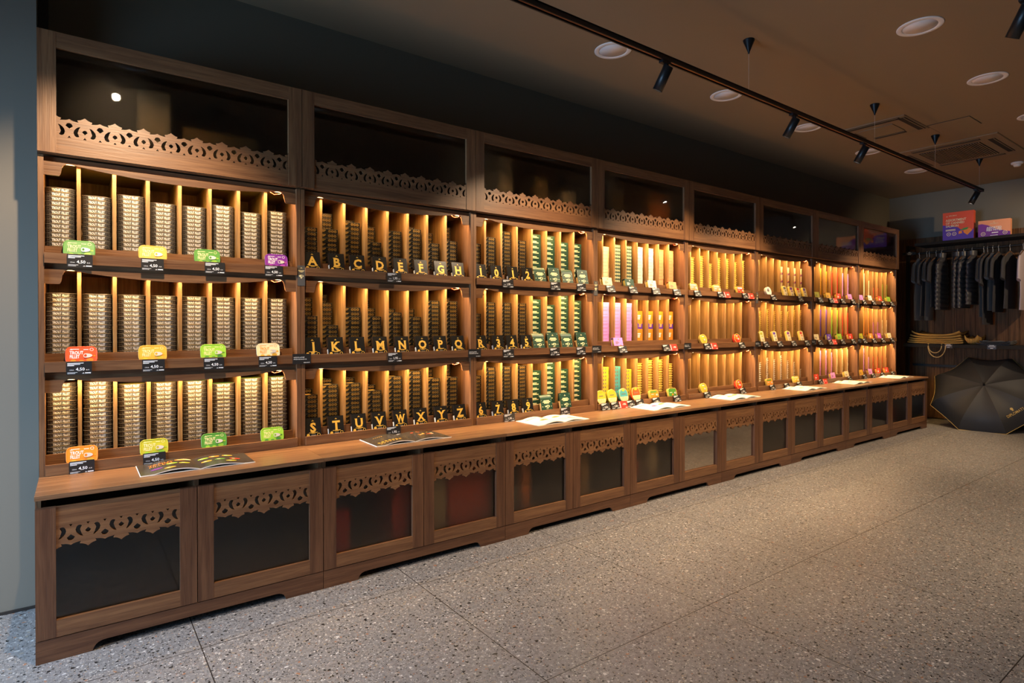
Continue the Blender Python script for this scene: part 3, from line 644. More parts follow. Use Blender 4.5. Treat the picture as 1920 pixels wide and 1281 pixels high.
def lidded_tin(c, x, b, r, k):
    """shallow tins standing on edge: ovals, rounded rectangles, tall rectangles and round cans"""
    spec = {'oy': ('yellow', 'oval', 'yellow oval fish tin'), 'ol': ('olive', 'oval', 'lime green oval fish tin'), 'ot': ('turq', 'oval', 'turquoise oval fish tin'), 'oo': ('vermilion', 'oval', 'orange oval fish tin'),
            'ro': ('orange', 'rect', 'gold rimmed tin with green and orange lid'), 'rg': ('green', 'rect', 'gold rimmed tin with green lid'), 'ry': ('yellow', 'rect', 'gold rimmed tin with yellow lid'),
            'salmon': ('salmon', 'rect', 'gold rimmed tin with salmon lid'), 'red': ('red', 'rect', 'gold rimmed tin with red lid'),
            'cy': ('amber', 'round', 'round yellow can'), 'cr': ('red', 'round', 'round dark red can with gold rim'), 'cw': ('white', 'round', 'round white can with dark picture'),
            'pg': ('grey', 'tall', 'upright cream tin with grey label'), 'pp': ('purple', 'tall', 'upright cream tin with plum label'), 'pr': ('red', 'tall', 'upright cream tin with red label'), 'pv': ('violet', 'tall', 'upright cream tin with violet label'), 'pk': ('olive', 'tall', 'upright cream tin with pale green label')}[c]
    colr, shp, desc = spec
    w, hgt, d, rr = {'oval': (.096, .112, .025, .046), 'rect': (.108, .075, .024, .020), 'round': (.092, .092, .028, .0455), 'tall': (.076, .114, .024, .018)}[shp]
    t = thing({'oval': 'oval_tin', 'rect': 'display_tin', 'round': 'round_can', 'tall': 'upright_tin'}[shp], f'{desc}, {ORD[k]} on the {ROW[r]} rail, {ORD[b]} bay', 'tin', (x, YR + .0150, ZB[r] + .0125), (TILT, 0, math.radians(-2 if shp == 'round' else 0)), 'single tins propped on the rails')
    T = Matrix.Translation((0, d, hgt / 2)) @ Matrix.Rotation(PI / 2, 4, 'X')
    n = 7 if shp in ('oval', 'round') else 4
    side = {'oval': CM[colr], 'round': CM[colr] if c != 'cy' else GOLDTIN}.get(shp, GOLDTIN); rim = GOLDTIN if c != 'cw' else TINM
    lid = CM['cream'] if shp == 'tall' else CM[colr]
    rs = []
    for ins, z in ((.002, 0), (0, .003), (0, d - .004), (-.0014, d - .003), (-.0014, d - .0005), (.001, d), (.003, d - .0016)):
        rs.append([(a, b_, z) for a, b_ in rrect(w - 2 * ins, hgt - 2 * ins, rr - ins, n)])
    M().rings(rs[:3], side, T, cap1=False).rings(rs[2:], rim, T, cap0=False, mcap=lid).build('body', t)
    a = M(); yf = .0010; cz = hgt / 2
    if shp == 'oval':
        pts = [(x_, z_) for x_, z_ in rrect(w - .008, hgt - .008, rr - .004, 7) if z_ < -.008]
        a.poly([(x_, cz + z_) for x_, z_ in pts], yf, CM['cream'])
        for q in range(5): a.flat(rect2d(.005, .030), CM['amber'] if c != 'ot' else CM['orange'], front(-.026 + q * .013, yf - .0002, cz - .028))
        a.flat(ellipse_pf(.018, .010), CM['olive'], front(0, yf - .0002, cz + .042)); a.flat(rect2d(.046, .006), CM['grey'], front(0, yf - .0002, cz + .012))
    elif shp == 'tall':
        a.flat(rect2d(.044, .024), CM[colr], front(-.004, yf, cz + .034)); a.flat(rect2d(.026, .012), CM[colr], front(.006, yf, cz + .006)); a.flat(ring2d(.005, .010), CM['grey'], front(.008, yf, cz - .028))
    elif shp == 'round':
        a.flat(ellipse_pf(.020, .014), CM['orange' if c == 'cr' else 'olive' if c == 'cy' else 'grey'], front(-.008, yf, cz + .008)); a.flat(rect2d(.030, .006), INK if c != 'cw' else CM['violet'], front(-.004, yf - .0001, cz + .026))
    else:
        a.flat(rect2d(w * .72, .013), CM['green'] if c in ('ro', 'rg') else INK if c == 'red' else CM['cream'], front(-.004, yf, cz + .022)); a.flat(rect2d(.034, .004), INK, front(-.02, yf - .0001, cz + .002)); a.flat(ellipse_pf(.012, .008), CM['orange'], front(.0, yf - .0001, cz - .016))
    a.build('lid_print', t)
    if shp != 'oval':
        v, f = curve2d([[(px * .9, pz * .9) for px, pz in ((-.016, 0), (-.012, .008), (0, .010), (.010, .006), (.014, 0), (.010, -.006), (0, -.010), (-.012, -.008))], [(.003 + .0045 * math.cos(q), .0045 * math.sin(q)) for q in [2 * PI * k_ / 8 for k_ in range(8)]]], .0014)
        q = M(); q.add([(px + w * (.30 if shp == 'rect' else .12), -.0018 - c_, pz + cz - (.004 if shp != 'tall' else .018)) for px, pz, c_ in v], f, TINM); q.build('pull_tab', t)
def green_display(c, x, r, k):
    w, hgt, d = .106, .120, .027
    lab = f"dark green {'arched' if c == 'ga' else 'flat fronted'} fish box, {ORD[k]} on the {ROW[r]} rail of the third bay"
    t = thing('fish_gift_box', lab, 'box', (x, YR + .0140, ZB[r] + .0125), (TILT, 0, 0), 'dark green fish boxes on the rails')
    s = M()
    if c == 'ga':
        prof = [(0, 0)] + [(d * .9 * (1 - math.cos(q)), hgt * .72 + hgt * .28 * math.sin(q)) for q in [PI / 2 * i / 8 for i in range(9)]]
    else: prof = [(0, 0), (0, hgt), (d * .35, hgt + .001), (d, hgt * .55)]
    n = len(prof); th = .0016
    vv = [(sx_ * w / 2, y, z) for sx_ in (-1, 1) for y, z in prof]; s.add(vv, [(i, i + n, i + 1 + n, i + 1) for i in range(n - 1)], CM['darkgreen'], smooth=(c == 'ga'))
    vv = [(sx_ * w / 2, y + th, max(z - th, 0)) for sx_ in (-1, 1) for y, z in prof]; s.add(vv, [(i + 1, i + 1 + n, i + n, i) for i in range(n - 1)], KRAFT)
    s.build('sleeve', t)
    M().box(-w / 2 + .003, w / 2 - .003, .004, d - .004, 0, hgt * .5, KRAFT).build('inner_box', t)
    a = M(); yf = -.0005
    for q, ww in enumerate((.052, .070, .046)): a.flat(rect2d(ww, .0058), INKY, front(0, yf, hgt * .66 - q * .0085 - (.005 if c == 'ga' else 0)))
    a.flat(ellipse_pf(.017, .0095), INKY, front(.008, yf, hgt * .28)); a.flat(([(-.022, -.006), (-.010, 0), (-.022, .006)], [(0, 1, 2)]), INKY, front(.004, yf, hgt * .28))
    a.flat(ellipse_pf(.010, .0045), CM['darkgreen'], front(.010, yf - .0001, hgt * .28))
    for sx_ in (-1, 1): a.flat(rect2d(.007, .004), INKY, front(sx_ * .040, yf, hgt * .27)); a.flat(rect2d(.004, .003), INKY, front(sx_ * .044, yf, hgt * (.90 if c != 'ga' else .66)))
    a.flat(rect2d(.020, .003), INKY, front(.002, yf, hgt * .14)); a.flat(rect2d(.076, .004), INKY, front(0, yf, hgt * .055))
    if c != 'ga': logo(a, front(0, yf, hgt * .84), .9, INKY)
    a.build('gold_print', t)
DISP = {
 (0, 0): [('green', 0.011), ('amber', 0.293), ('green', 0.526), ('purple', 0.858)],
 (0, 1): [('vermilion', 0.017), ('amber', 0.291), ('lime', 0.552), ('cream', 0.815)],
 (0, 2): [('orange', 0.017), ('olive', 0.295), ('green', 0.554), ('lime', 0.834)],
 (1, 0): [('A', 1.0485), ('B', 1.187), ('C', 1.309), ('D', 1.447), ('E', 1.581), ('F', 1.719), ('G', 1.859), ('H', 1.987)],
 (1, 1): [('J', 1.0485), ('K', 1.179), ('L', 1.308), ('M', 1.449), ('N', 1.591), ('O', 1.728), ('P', 1.856), ('Q', 1.989)],
 (1, 2): [('S', 1.050), ('T', 1.181), ('U', 1.316), ('V', 1.442), ('W', 1.579), ('X', 1.717), ('Y', 1.863), ('Z', 2.001)],
 (2, 0): [('I', 2.163), ('0', 2.290), ('1', 2.429), ('2', 2.558), ('ga', 2.670), ('gb', 2.805), ('ga', 2.933), ('gb', 3.089)],
 (2, 1): [('R', 2.164), ('3', 2.305), ('4', 2.422), ('5', 2.549), ('ga', 2.659), ('gb', 2.795), ('ga', 2.928), ('gb', 3.080)],
 (2, 2): [('6', 2.163), ('7', 2.303), ('8', 2.435), ('9', 2.563), ('ga', 2.732), ('gb', 2.915)],
 (3, 0): [('cream', 3.350), ('teal', 3.604), ('white', 3.880), ('peach', 4.149)],
 (3, 1): [('pink', 3.473)],
 (3, 2): [('oy', 3.290), ('ol', 3.410), ('ot', 3.545), ('oo', 3.692), ('ro', 3.910), ('rg', 4.151)],
 (4, 0): [('salmon', 4.445), ('salmon', 4.796), ('red', 5.175)],
 (4, 1): [('cy', 4.594), ('cr', 5.130)],
 (4, 2): [('cy', 4.599), ('cr', 5.160)],
 (5, 0): [('cw', 5.682), ('pg', 6.007), ('pp', 6.137), ('pr', 6.280), ('pv', 6.413)],
 (5, 1): [('pk', 5.564), ('pv', 5.807), ('pp', 6.081), ('pr', 6.347)],
 (5, 2): [('ro', 5.703), ('ry', 6.230)],
 (6, 0): [('olive', 6.671), ('amber', 6.931), ('red', 7.183), ('pink', 7.466)],
 (6, 1): [('cream', 6.663), ('violet', 6.954), ('lime', 7.207), ('red', 7.489)],
 (6, 2): [('red', 6.665), ('pink', 7.052), ('cream', 7.393)],
 (7, 0): [('pink', 7.766), ('white', 8.014), ('red', 8.303), ('lime', 8.565)],
 (7, 1): [('olive', 7.766), ('orange', 8.043), ('magenta', 8.287), ('cream', 8.596)],
 (7, 2): [('amber', 7.774), ('pink', 8.032), ('red', 8.274), ('red', 8.518)],
}
for (b, r), its in DISP.items():
    for k, (c, x) in enumerate(its):
        if b == 0: trout_display(c, x, r, k)
        elif len(c) == 1: letter_box(c, x, r)
        elif c in ('ga', 'gb'): green_display(c, x, r, k - 4)
        elif b in (4, 5) or (b == 3 and r == 2): lidded_tin(c, x, b, r, k)
        else: sleeve_display(c, x, b, r, k)
# ------------------------------------------------------------------ price tags and signs
TAGS = {
 (0, 0): [(0, 0.013), (0, 0.289), (0, 0.555), (0, 0.836)], (0, 1): [(0, 0.008), (0, 0.291), (0, 0.549), (0, 0.805)], (0, 2): [(0, 0.016), (0, 0.293)],
 (1, 0): [(0, 1.524)], (1, 1): [(0, 1.527)], (1, 2): [(0, 1.518)], (2, 0): [(0, 2.364), (0, 2.789), (0, 3.045)], (2, 1): [(0, 2.368), (0, 2.784), (0, 3.042)], (2, 2): [(0, 2.375), (0, 2.885)],
 (3, 0): [(0, 3.351), (0, 3.608), (0, 3.889), (0, 4.163)], (3, 1): [(0, 3.488), (0, 4.024), (1, 4.118)], (3, 2): [(0, 3.295), (0, 3.404), (1, 3.492), (0, 3.584), (0, 3.690), (0, 3.895), (0, 4.168)],
 (4, 0): [(0, 4.453), (0, 4.802), (1, 4.897), (0, 5.202), (1, 5.297)], (4, 1): [(0, 4.600), (1, 4.697), (0, 5.147)], (4, 2): [(0, 4.601), (0, 5.164)],
 (5, 0): [(0, 5.709), (0, 6.245)], (5, 1): [(0, 5.573), (0, 5.834), (0, 6.110), (0, 6.390)], (5, 2): [(0, 5.694), (0, 5.973), (0, 6.229)],
 (6, 0): [(0, 6.681), (0, 6.934), (1, 7.027), (0, 7.214), (0, 7.479)], (6, 1): [(0, 6.681), (0, 6.915), (1, 7.010), (0, 7.218), (0, 7.490)], (6, 2): [(0, 6.694), (1, 6.790), (0, 7.397)],
 (7, 0): [(0, 7.779), (0, 8.040), (0, 8.321), (0, 8.582)], (7, 1): [(0, 7.790), (0, 8.060), (0, 8.318), (0, 8.595)], (7, 2): [(0, 7.802), (0, 8.042), (0, 8.315), (0, 8.620)],
}
PRICE = {0: '4,50', 1: '1,95', 2: '5,90', 3: '5,20', 4: '7,20', 5: '5,90', 6: '3,95', 7: '3,95'}
_tagm = {}
def tag_mesh(price, red, far):
    k = (price, red, far)
    if k in _tagm: return _tagm[k]
    w, h = .092, .058; m = M(); v, f = curve2d([rrect(w, h, .003, 2)], .0012)
    m.add([(a, -c, z - h / 2) for a, z, c in v], f, REDC if red else CARD); yf = -.0010
    if red:
        m.flat(text2d('-10%', .020, .0003), INK, front(.010, yf, -h * .55)); m.flat(rect2d(.007, h * .85), INK, front(-w / 2 + .010, yf, -h / 2)); m.flat(rect2d(.020, .003), INK, front(w / 2 - .016, yf, -h + .006))
    else:
        for q, ww in enumerate((.058, .046, .024)): m.flat(rect2d(ww, .0028), INK, front(-w / 2 + .004 + ww / 2, yf, -.0065 - q * .0052))
        m.flat(text2d(price, .0185, .0003), INK, front(.004, yf, -h * .68)); m.flat(text2d('CENA', .0065), INK, front(-.027, yf, -h * .67)); m.flat(text2d('EUR', .0065), INK, front(.031, yf, -h * .67))
        for q, ww in enumerate((.036, .028)): m.flat(rect2d(ww, .0014), INK, front(-w / 2 + .004 + ww / 2, yf, -h + .0105 - q * .0045))
        m.flat(rect2d(.021, .0042), INK, front(w / 2 - .0145, yf, -h + .0075)); logo(m, front(w / 2 - .031, yf, -h + .007), .45, INK)
    _tagm[k] = m.data('price_tag'); return _tagm[k]
NEAR = {0: 'trout tins'}
for (b, r), its in TAGS.items():
    tot = len([1 for q in its if not q[0]]); n0 = n1 = 0
    for red, x in its:
        far = b >= 3; ty = math.radians(-20 if far else -4); z = RAIL[r] - (.002 if not (r == 2) else -.006)
        lab = f"red discount card beside {ORD[n0 - 1] if n0 else 'first'} price tag, {ROW[r]} rail, {ORD[b]} bay" if red else f"black price tag, {ORD[n0]} along the {ROW[r]} rail of the {ORD[b]} bay"
        if not red: n0 += 1
        hh = .058
        tag(link('discount_card' if red else 'price_tag', tag_mesh('1,95' if b == 2 and x < 2.45 else PRICE[b], red, far), None, (x, YR - .004 - .0 * hh + (0), z + .0005), (ty, 0, 0)), lab, 'price tag', 'price tags on the shelf rails')
def post_sign():
    w, h = .040, .110; m = M(); v, f = curve2d([rrect(w, h, .002, 2)], .0012); m.add([(a, -c, z) for a, z, c in v], f, GREYC); yf = -.0010
    logo(m, front(0, yf, h * .38), .6, INKY)
    for q, ww in enumerate((.034, .026, .014)): m.flat(rect2d(ww, .0026), INKY, front(0, yf, h * .25 - q * .0042))
    m.flat(ellipse_pf(.013, .006), INKY, front(0, yf, -.002)); m.flat(ellipse_pf(.005, .0028), GREYC, front(.004, yf - .0002, -.002)); m.flat(([(-.006, .005), (0, -.004), (.006, .005)], [(0, 1, 2)]), INKY, front(0, yf, -.014))
    return m.data('post_sign')
psm = post_sign()
for k, s in enumerate((1, 3, 5, 7)):
    tag(link('post_sign', psm, None, (X0 + s * W + (.002 if s == 1 else 0), YP - .0022, [1.585, 1.60, 1.59, 1.59][k] - .002)), f"narrow grey upright sign on the post after the {ORD[s - 1]} bay", 'sign', 'narrow signs on the posts')
m = M(); w, h = .098, .056; v, f = curve2d([rrect(w, h, .002, 2)], .0012); m.add([(a, -c, z) for a, z, c in v], f, CARD)
m.flat(text2d('RAŽOTS LATVIJĀ', .0075, .0001, 'LEFT'), INK, front(-w / 2 + .006, -.001, .006)); m.flat(text2d('PRODUCED IN LATVIA', .0068, .0001, 'LEFT'), INK, front(-w / 2 + .006, -.001, -.004)); m.flat(text2d('DIPLOMATS', .0062, .0001, 'RIGHT'), INK, front(w / 2 - .006, -.001, -.022))
sgm = m.data('post_plate')
for s in range(1, 8):
    tag(link('post_plate', sgm, None, (X0 + s * W, YR - .0018, 1.130), (0, 0, 0)), f"small black card across the post after the {ORD[s - 1]} bay", 'sign', 'black origin cards on the posts')
# ------------------------------------------------------------------ open catalogues
def catalogue(x, y, rz, dark, lab, seed):
    rnd = random.Random(seed); w, d = .465, .238; n = 14
    t = thing('catalogue', lab, 'magazine', (x, y, .6553), (0, 0, rz), 'open catalogues along the worktop')
    dark = dark if dark < 3 else 0; pgm = PAPERD if dark else PAPER
    def prof(u, side):  # height over the half page, u 0 spine .. 1 outer edge
        return .0035 + .016 * (math.sin(min(u * 1.25, 1) * PI) ** .9) * (1 - .35 * u) * (1.0 if side < 0 else .8)
    for side in (-1, 1):
        top = [(side * w / 2 * i / n, prof(i / n, side)) for i in range(n + 1)]
        m = M(); V = []; F = []
        for yy in (0, d):
            for px, pz in top: V.append((px, yy, pz))
            for px, pz in top: V.append((px, yy, max(.0012, pz - .0035 - .001 * (1 - abs(px) / (w / 2)))))
        N = n + 1
        m.add(V, [(i, i + 1, 2 * N + i + 1, 2 * N + i) if side > 0 else (i + 1, i, 2 * N + i, 2 * N + i + 1) for i in range(n)], pgm, smooth=True)
        m.add(V, [(N + i, i, i + 1, N + i + 1) for i in range(n)] + [(3 * N + i, 3 * N + i + 1, 2 * N + i + 1, 2 * N + i) for i in range(n)] + [(n, N + n, 3 * N + n, 2 * N + n)], PAPER)
        m.build('page_block', t)
    M().box(-w / 2 - .002, w / 2 + .002, -.002, d + .002, 0, .0011, PAPER).build('cover', t)
    a = M()
    def at(px, py, rx, ry, mt, N=14):
        side = 1 if px > 0 else -1; pts = []
        for q in range(N):
            ex, ey = px + rx * math.cos(2 * PI * q / N), py + ry * math.sin(2 * PI * q / N); pts.append((ex, ey, prof(min(abs(ex) / (w / 2), 1), side) + .0007))
        a.add(pts, [tuple(range(N))], mt)
    def txt(s, px, py, size, mt, bold=.0002):
        v, f = text2d(s, size, bold, 'LEFT'); side = 1 if px > 0 else -1
        a.add([(px + vx, py + vy, prof(min(abs(px + vx) / (w / 2), 1), side) + .0008) for vx, vy in v], f, mt)
    if dark == 1:
        txt('TROUT', -.19, d - .075, .030, CM['orange']); txt('FILLETS', -.19, d - .105, .030, CM['orange'])
        spots = [(-.165, .08, 'purple'), (-.115, .05, 'amber'), (-.10, .13, 'lime'), (-.06, .19, 'orange'), (-.035, .20, 'cream'), (-.05, .12, 'olive'), (.035, .17, 'lime'), (.04, .10, 'amber'), (.085, .18, 'orange'), (.10, .11, 'green'), (.145, .19, 'amber'), (.165, .11, 'red'), (.14, .06, 'olive')]
        for px, py, c in spots: at(px, py, .024, .012, CM[c]); at(px - .006, py + .001, .008, .006, INKY)
    elif dark == 2:
        for q in range(7): at(-.19 + q * .021, .068, .0085, .010, CM['amber'], 6)
        for q in range(6): at(-.185 + q * .018, .042, .007, .005, CM['amber'], 6)
        for q in range(16): at(.05 + rnd.uniform(0, .14), .15 + rnd.uniform(-.05, .07), rnd.uniform(.005, .013), .006, CM[rnd.choice(['amber', 'orange', 'cream', 'vermilion'])], 8)
        for q in range(5): at(-.17 + q * .012, .19, .005, .003, CM['amber'], 6)
    else:
        cs = {3: ['olive', 'amber', 'amber', 'grey'], 4: ['purple', 'vermilion', 'orange'], 5: ['amber', 'orange', 'olive', 'amber'], 6: ['amber', 'salmon'], 7: ['salmon'], 8: ['salmon', 'amber']}[seed]
        for q in range(6): at(-.19 + q * .017, d - .05, .007, .010, CM['grey'], 6)
        pos = [(-.10, .10), (-.045, .17), (.06, .16), (.14, .09)]
        for (px, py), c in zip(pos, cs): at(px, py, .034, .018, CM[c]); at(px, py, .020, .010, CM['grey'] if seed == 3 else CM[c])
        for q in range(6): at(.05 + (q % 2) * .09, .05 + (q // 2) * .022, .035, .0018, CM['grey'], 8)
    a.build('page_print', t)
CAT = [(.452, 2.998, 0, 1, 'open catalogue with dark pages of trout fillets below the trout tins'), (1.533, 2.985, .0, 2, 'open catalogue with dark pages below the letter boxes'), (2.655, 2.985, .03, 3, 'open white catalogue of sprats below the green boxes'),
       (3.800, 2.99, .02, 4, 'open white catalogue below the oval tins'), (4.84, 2.995, .0, 5, 'open cream catalogue below the round cans'), (6.10, 2.992, .02, 6, 'open cream catalogue below the upright tins'), (7.18, 2.992, .02, 7, 'open cream catalogue below the pink and cream sleeves'), (8.39, 2.992, .02, 8, 'open cream catalogue at the clothes-rail end of the worktop')]
for k, (x, y, rz, dk, lab) in enumerate(CAT): catalogue(x, y, rz, dk, lab, k + 1)
# ------------------------------------------------------------------ ceiling: track, spots, downlights, units
def lathe(pr, n, mt, T=None, smooth=True): return [[(r * math.cos(2 * PI * k / n), r * math.sin(2 * PI * k / n), z) for k in range(n)] for r, z in pr]
ZT = 2.835
def track(x0, x1, y, wires, lab):
    t = thing('light_track', lab, 'lighting track', (0, 0, 0))
    m = M().box(x0, x1, y - .018, y - .010, ZT - .008, ZT + .022, BLACKM).box(x0, x1, y + .010, y + .018, ZT - .008, ZT + .022, BLACKM).box(x0, x1, y - .018, y + .018, ZT + .014, ZT + .022, BLACKM)
    m.box(x1 - .004, x1, y - .018, y + .018, ZT - .008, ZT + .022, BLACKM); m.build('rail', t)
    M().box(x0, x1 - .005, y - .0035, y + .0035, ZT - .002, ZT + .0138, mat('copper_strip', (.35, .12, .05), .4, .7)).build('conductor', t)
    for wx in wires:
        c = M(); c.rings(lathe([(.036, ZC - .0005), (.036, ZC - .006), (.006, ZC - .082), (.0045, ZC - .092)], 20, BLACKM), BLACKM).build('ceiling_cone', t, (wx, y, 0))
        M().tube([(wx, y, ZC - .09), (wx, y, ZT + .02)], .0011, TINM, 6).build('wire', t)
track(-1.9, 8.26, 2.20, (-1.6, .4, 1.75, 3.57, 5.47, 6.84, 8.16), 'long black lighting track hung on wires in front of the cabinets')
track(-1.4, 8.75, .79, (-1.0, 1.0, 3.2, 5.0, 7.0, 8.5), 'second black lighting track over the open floor')
def spot(x, y, dirv, lab, e, angle, blend=.6, zt=ZT):
    d = Vector(dirv).normalized(); piv = Vector((x, y, zt - .050))
    t = thing('track_spotlight', lab, 'spotlight', (x, y, zt - .008), group='black cylinder spotlights on the tracks')
    M().box(-.045, .025, -.015, .015, -.014, -.0005, BLACKM).build('adapter', t)
    M().box(-.008, .008, -.011, .011, -.060, -.014, BLACKM).build('bracket', t)
    q = (-d).to_track_quat('Z', 'Y').to_matrix().to_4x4(); T = Matrix.Translation((0, 0, -.055)) @ q
    R = lathe([(.027, .030), (.029, .028), (.029, -.110), (.0265, -.110), (.0255, -.100), (.024, -.092)], 24, BLACKM)
    M().rings(R, BLACKM, T, cap1=False).build('cylinder', t)
    M().add([p for p in lathe([(.0235, -.092)], 20, LENS)[0]], [tuple(reversed(range(20)))], LENS, T).build('lens', t)
    c = Vector((x, y, zt - .063)) + d * .115
    l = lamp('spot_beam', 'SPOT', c, aim(c, c + d), e, SPOT_C, spot_size=math.radians(angle), spot_blend=blend, shadow_soft_size=.02)
    return t
SE = 135
SP = [(.20, (-.05, .60, -1)), (2.73, (-.12, .56, -1)), (4.15, (-.12, .56, -1)), (5.27, (-.15, .52, -1)), (8.06, (-.2, .45, -1))]
SL = ['black spotlight above the trout tins', 'black spotlight nearest on the long track, above the green boxes', 'black spotlight second on the long track, above the pink boxes', 'black spotlight third on the long track, above the gold tins', 'black spotlight at the far end of the long track']
for (x, d), l in zip(SP, SL): spot(x, 2.20, d, l, SE * 1.1, 90)
for x, d, l in ((8.5, (.42, .72, -.45), 'black spotlight at the end of the second track aimed at the clothes'), (3.56, (.28, .58, -1), 'black spotlight at the picture corner on the second track'), (1.4, (.4, .3, -1), 'black spotlight midway on the second track'), (5.2, (.2, .1, -1), 'black spotlight further along the second track'), (7.2, (.3, .1, -1), 'black spotlight near the far end of the second track'), (-.6, (-.2, .3, -1), 'black spotlight at the window end of the second track')): spot(x, .79, d, l, SE * (.50 if x == 8.5 else 1.0), 95)
OFFW = mat('downlight_white', (.88, .80, .74), .5); OFFD = mat('downlight_diffuser', (.78, .70, .65), .35)
def downlight(x, y, lab):
    t = thing('ceiling_downlight', lab, 'ceiling light', (x, y, ZC - .0005), group='white round ceiling lights, switched off')
    M().rings(lathe([(.126, 0), (.126, -.003), (.122, -.005), (.100, -.006), (.094, -.003), (.094, -.001)], 40, OFFW), OFFW, cap1=False).build('trim_ring', t)
    M().rings(lathe([(.0935, -.001), (.0935, -.0032), (.001, -.0032)], 40, OFFD), OFFD).build('diffuser', t)
for r, (yy, xs, nm) in enumerate(((2.835, (.32, 1.64, 2.957, 4.277, 5.594, 6.90, 8.22), 'behind the track'), (1.46, (.32, 1.64, 2.96, 4.275, 5.59, 6.91, 8.23), 'over the open floor'), )):
    for k, x in enumerate(xs): downlight(x, yy, f'round white ceiling light {nm}, {ORD[k]} from the window end')
CEIL2 = mat('ceiling_unit', (.24, .17, .10), .6); SLOT = mat('vent_slot', (.012, .010, .008), .7)
def cassette(x0, x1, y0, y1, lab, grille):
    t = thing('ceiling_air_conditioner', lab, 'air conditioner', ((x0 + x1) / 2, (y0 + y1) / 2, ZC - .0005)); a, b = (x1 - x0) / 2, (y1 - y0) / 2
    v, f = [], []
    M().rings([[(sx * (a - i), sy * (b - i), z) for sx, sy in ((-1, -1), (1, -1), (1, 1), (-1, 1))] for i, z in ((0, 0), (0, -.005), (.006, -.010), (.06, -.012))], CEIL2, smooth=False).build('cover', t)
    z = -.0125; em, eg = (.06, .16) if grille else (.012, .05)
    for nm, bx in (('air_slot', (-a + em, -a + em + .06, -b + eg, b - eg)), ('air_slot', (-a + eg, a - eg, -b + em, -b + em + .06)), ('air_slot', (a - .125, a - .07, -b + .16, b - .16)), ('air_slot', (-a + .17, a - .17, b - .115, b - .06))):
        M().box(bx[0], bx[1], bx[2], bx[3], z - .0015, z, SLOT).build(nm, t)
        M().box(bx[0] + .008, bx[0] + .016 if bx[1] - bx[0] < .1 else bx[1] - .008, bx[2] + .008, bx[2] + .016 if bx[3] - bx[2] < .1 else bx[3] - .008, z - .004, z - .0016, CEIL2).build('louvre', t)
    if grille:
        g = M().box(-a + .19, a - .19, -b + .19, b - .19, z - .003, z, SLOT)
        n = int((2 * b - .38) / .022)
        for k in range(n): y = -b + .195 + k * .022; g.box(-a + .19, a - .19, y, y + .010, z - .008, z - .003, CEIL2)
        g.build('grille', t)
    else: M().box(-a + .15, a - .15, -b + .15, b - .15, z - .006, z, CEIL2).build('centre_panel', t)
cassette(5.93, 6.52, 2.145, 2.74, 'small square ceiling air conditioner between track wires', False)
cassette(7.20, 8.22, 1.80, 2.72, 'large square ceiling air conditioner with slatted grille', True)
t = thing('ceiling_hatch', 'flat access hatch in the ceiling beside the air conditioners', 'hatch', (6.61, 1.975, ZC - .0003))
M().box(-.165, .165, -.165, .165, -.003, 0, SLOT).build('frame', t); M().box(-.160, .160, -.160, .160, -.0045, -.003, CEILM).build('panel', t)
t = thing('smoke_detector', 'white smoke detector on the ceiling near the end wall', 'smoke detector', (8.73, 2.0, ZC - .0003))
M().rings(lathe([(.058, 0), (.058, -.014), (.052, -.020), (.040, -.022)], 28, OFFW), OFFW).build('base', t); M().rings(lathe([(.034, -.022), (.036, -.034), (.030, -.046), (.014, -.048)], 28, OFFW), OFFW).build('sensor_cap', t)
# ------------------------------------------------------------------ end wall with clothes rail
pk = M(); y = YWALL - .004; k = 0
while y > YF + .2:
    pk.box(XEND - .020, XEND - .001, y - .113, y, .02, 2.56, PLANK); y -= .1165; k += 1
structure(pk.build('wall_end_planks'))
t = thing('clothes_rack', 'black steel wall rack with top shelf, hanging rail and low shelf', 'rack', (0, 0, 0))
XS0, XS1 = 9.30, XEND - .022
M().box(XS0, XS1, -1.0, 3.23, 2.409, 2.444, BLACKP).build('top_shelf', t)
M().box(XS0, XS1, -1.0, 3.36, 1.018, 1.064, BLACKP).build('low_shelf', t)
M().tube([(9.45, -1.0, 2.318), (9.45, 3.40, 2.318)], .0125, BLACKM, 10).build('hanging_rail', t)
for yy in (3.37, -.95): M().box(9.46, 9.50, yy - .02, yy + .02, 0, 2.44, BLACKM).build('post', t)
M().box(9.655, 9.685, -1.0, 3.37, .74, .77, BLACKM).build('low_bar', t)
M().box(9.50, XS1, 3.355, 3.385, 2.44 - .03, 2.44, BLACKM).build('wall_arm', t)
M().box(9.36, 9.40, 3.24, 3.40, 2.30, 2.335, BLACKM).build('rail_bracket', t)
lb = M().box(9.28, 9.282, 3.26, 3.38, 2.30, 2.35, CARD); lb.add([(9.2795, 3.37, 2.325), (9.2795, 3.28, 2.325), (9.2795, 3.28, 2.329), (9.2795, 3.37, 2.329)], [(0, 1, 2, 3)], INK)
def left_face(x, y, z): return Matrix.Translation((x, y, z)) @ Matrix.Rotation(-PI / 2, 4, 'Z') @ Matrix.Rotation(PI / 2, 4, 'X')
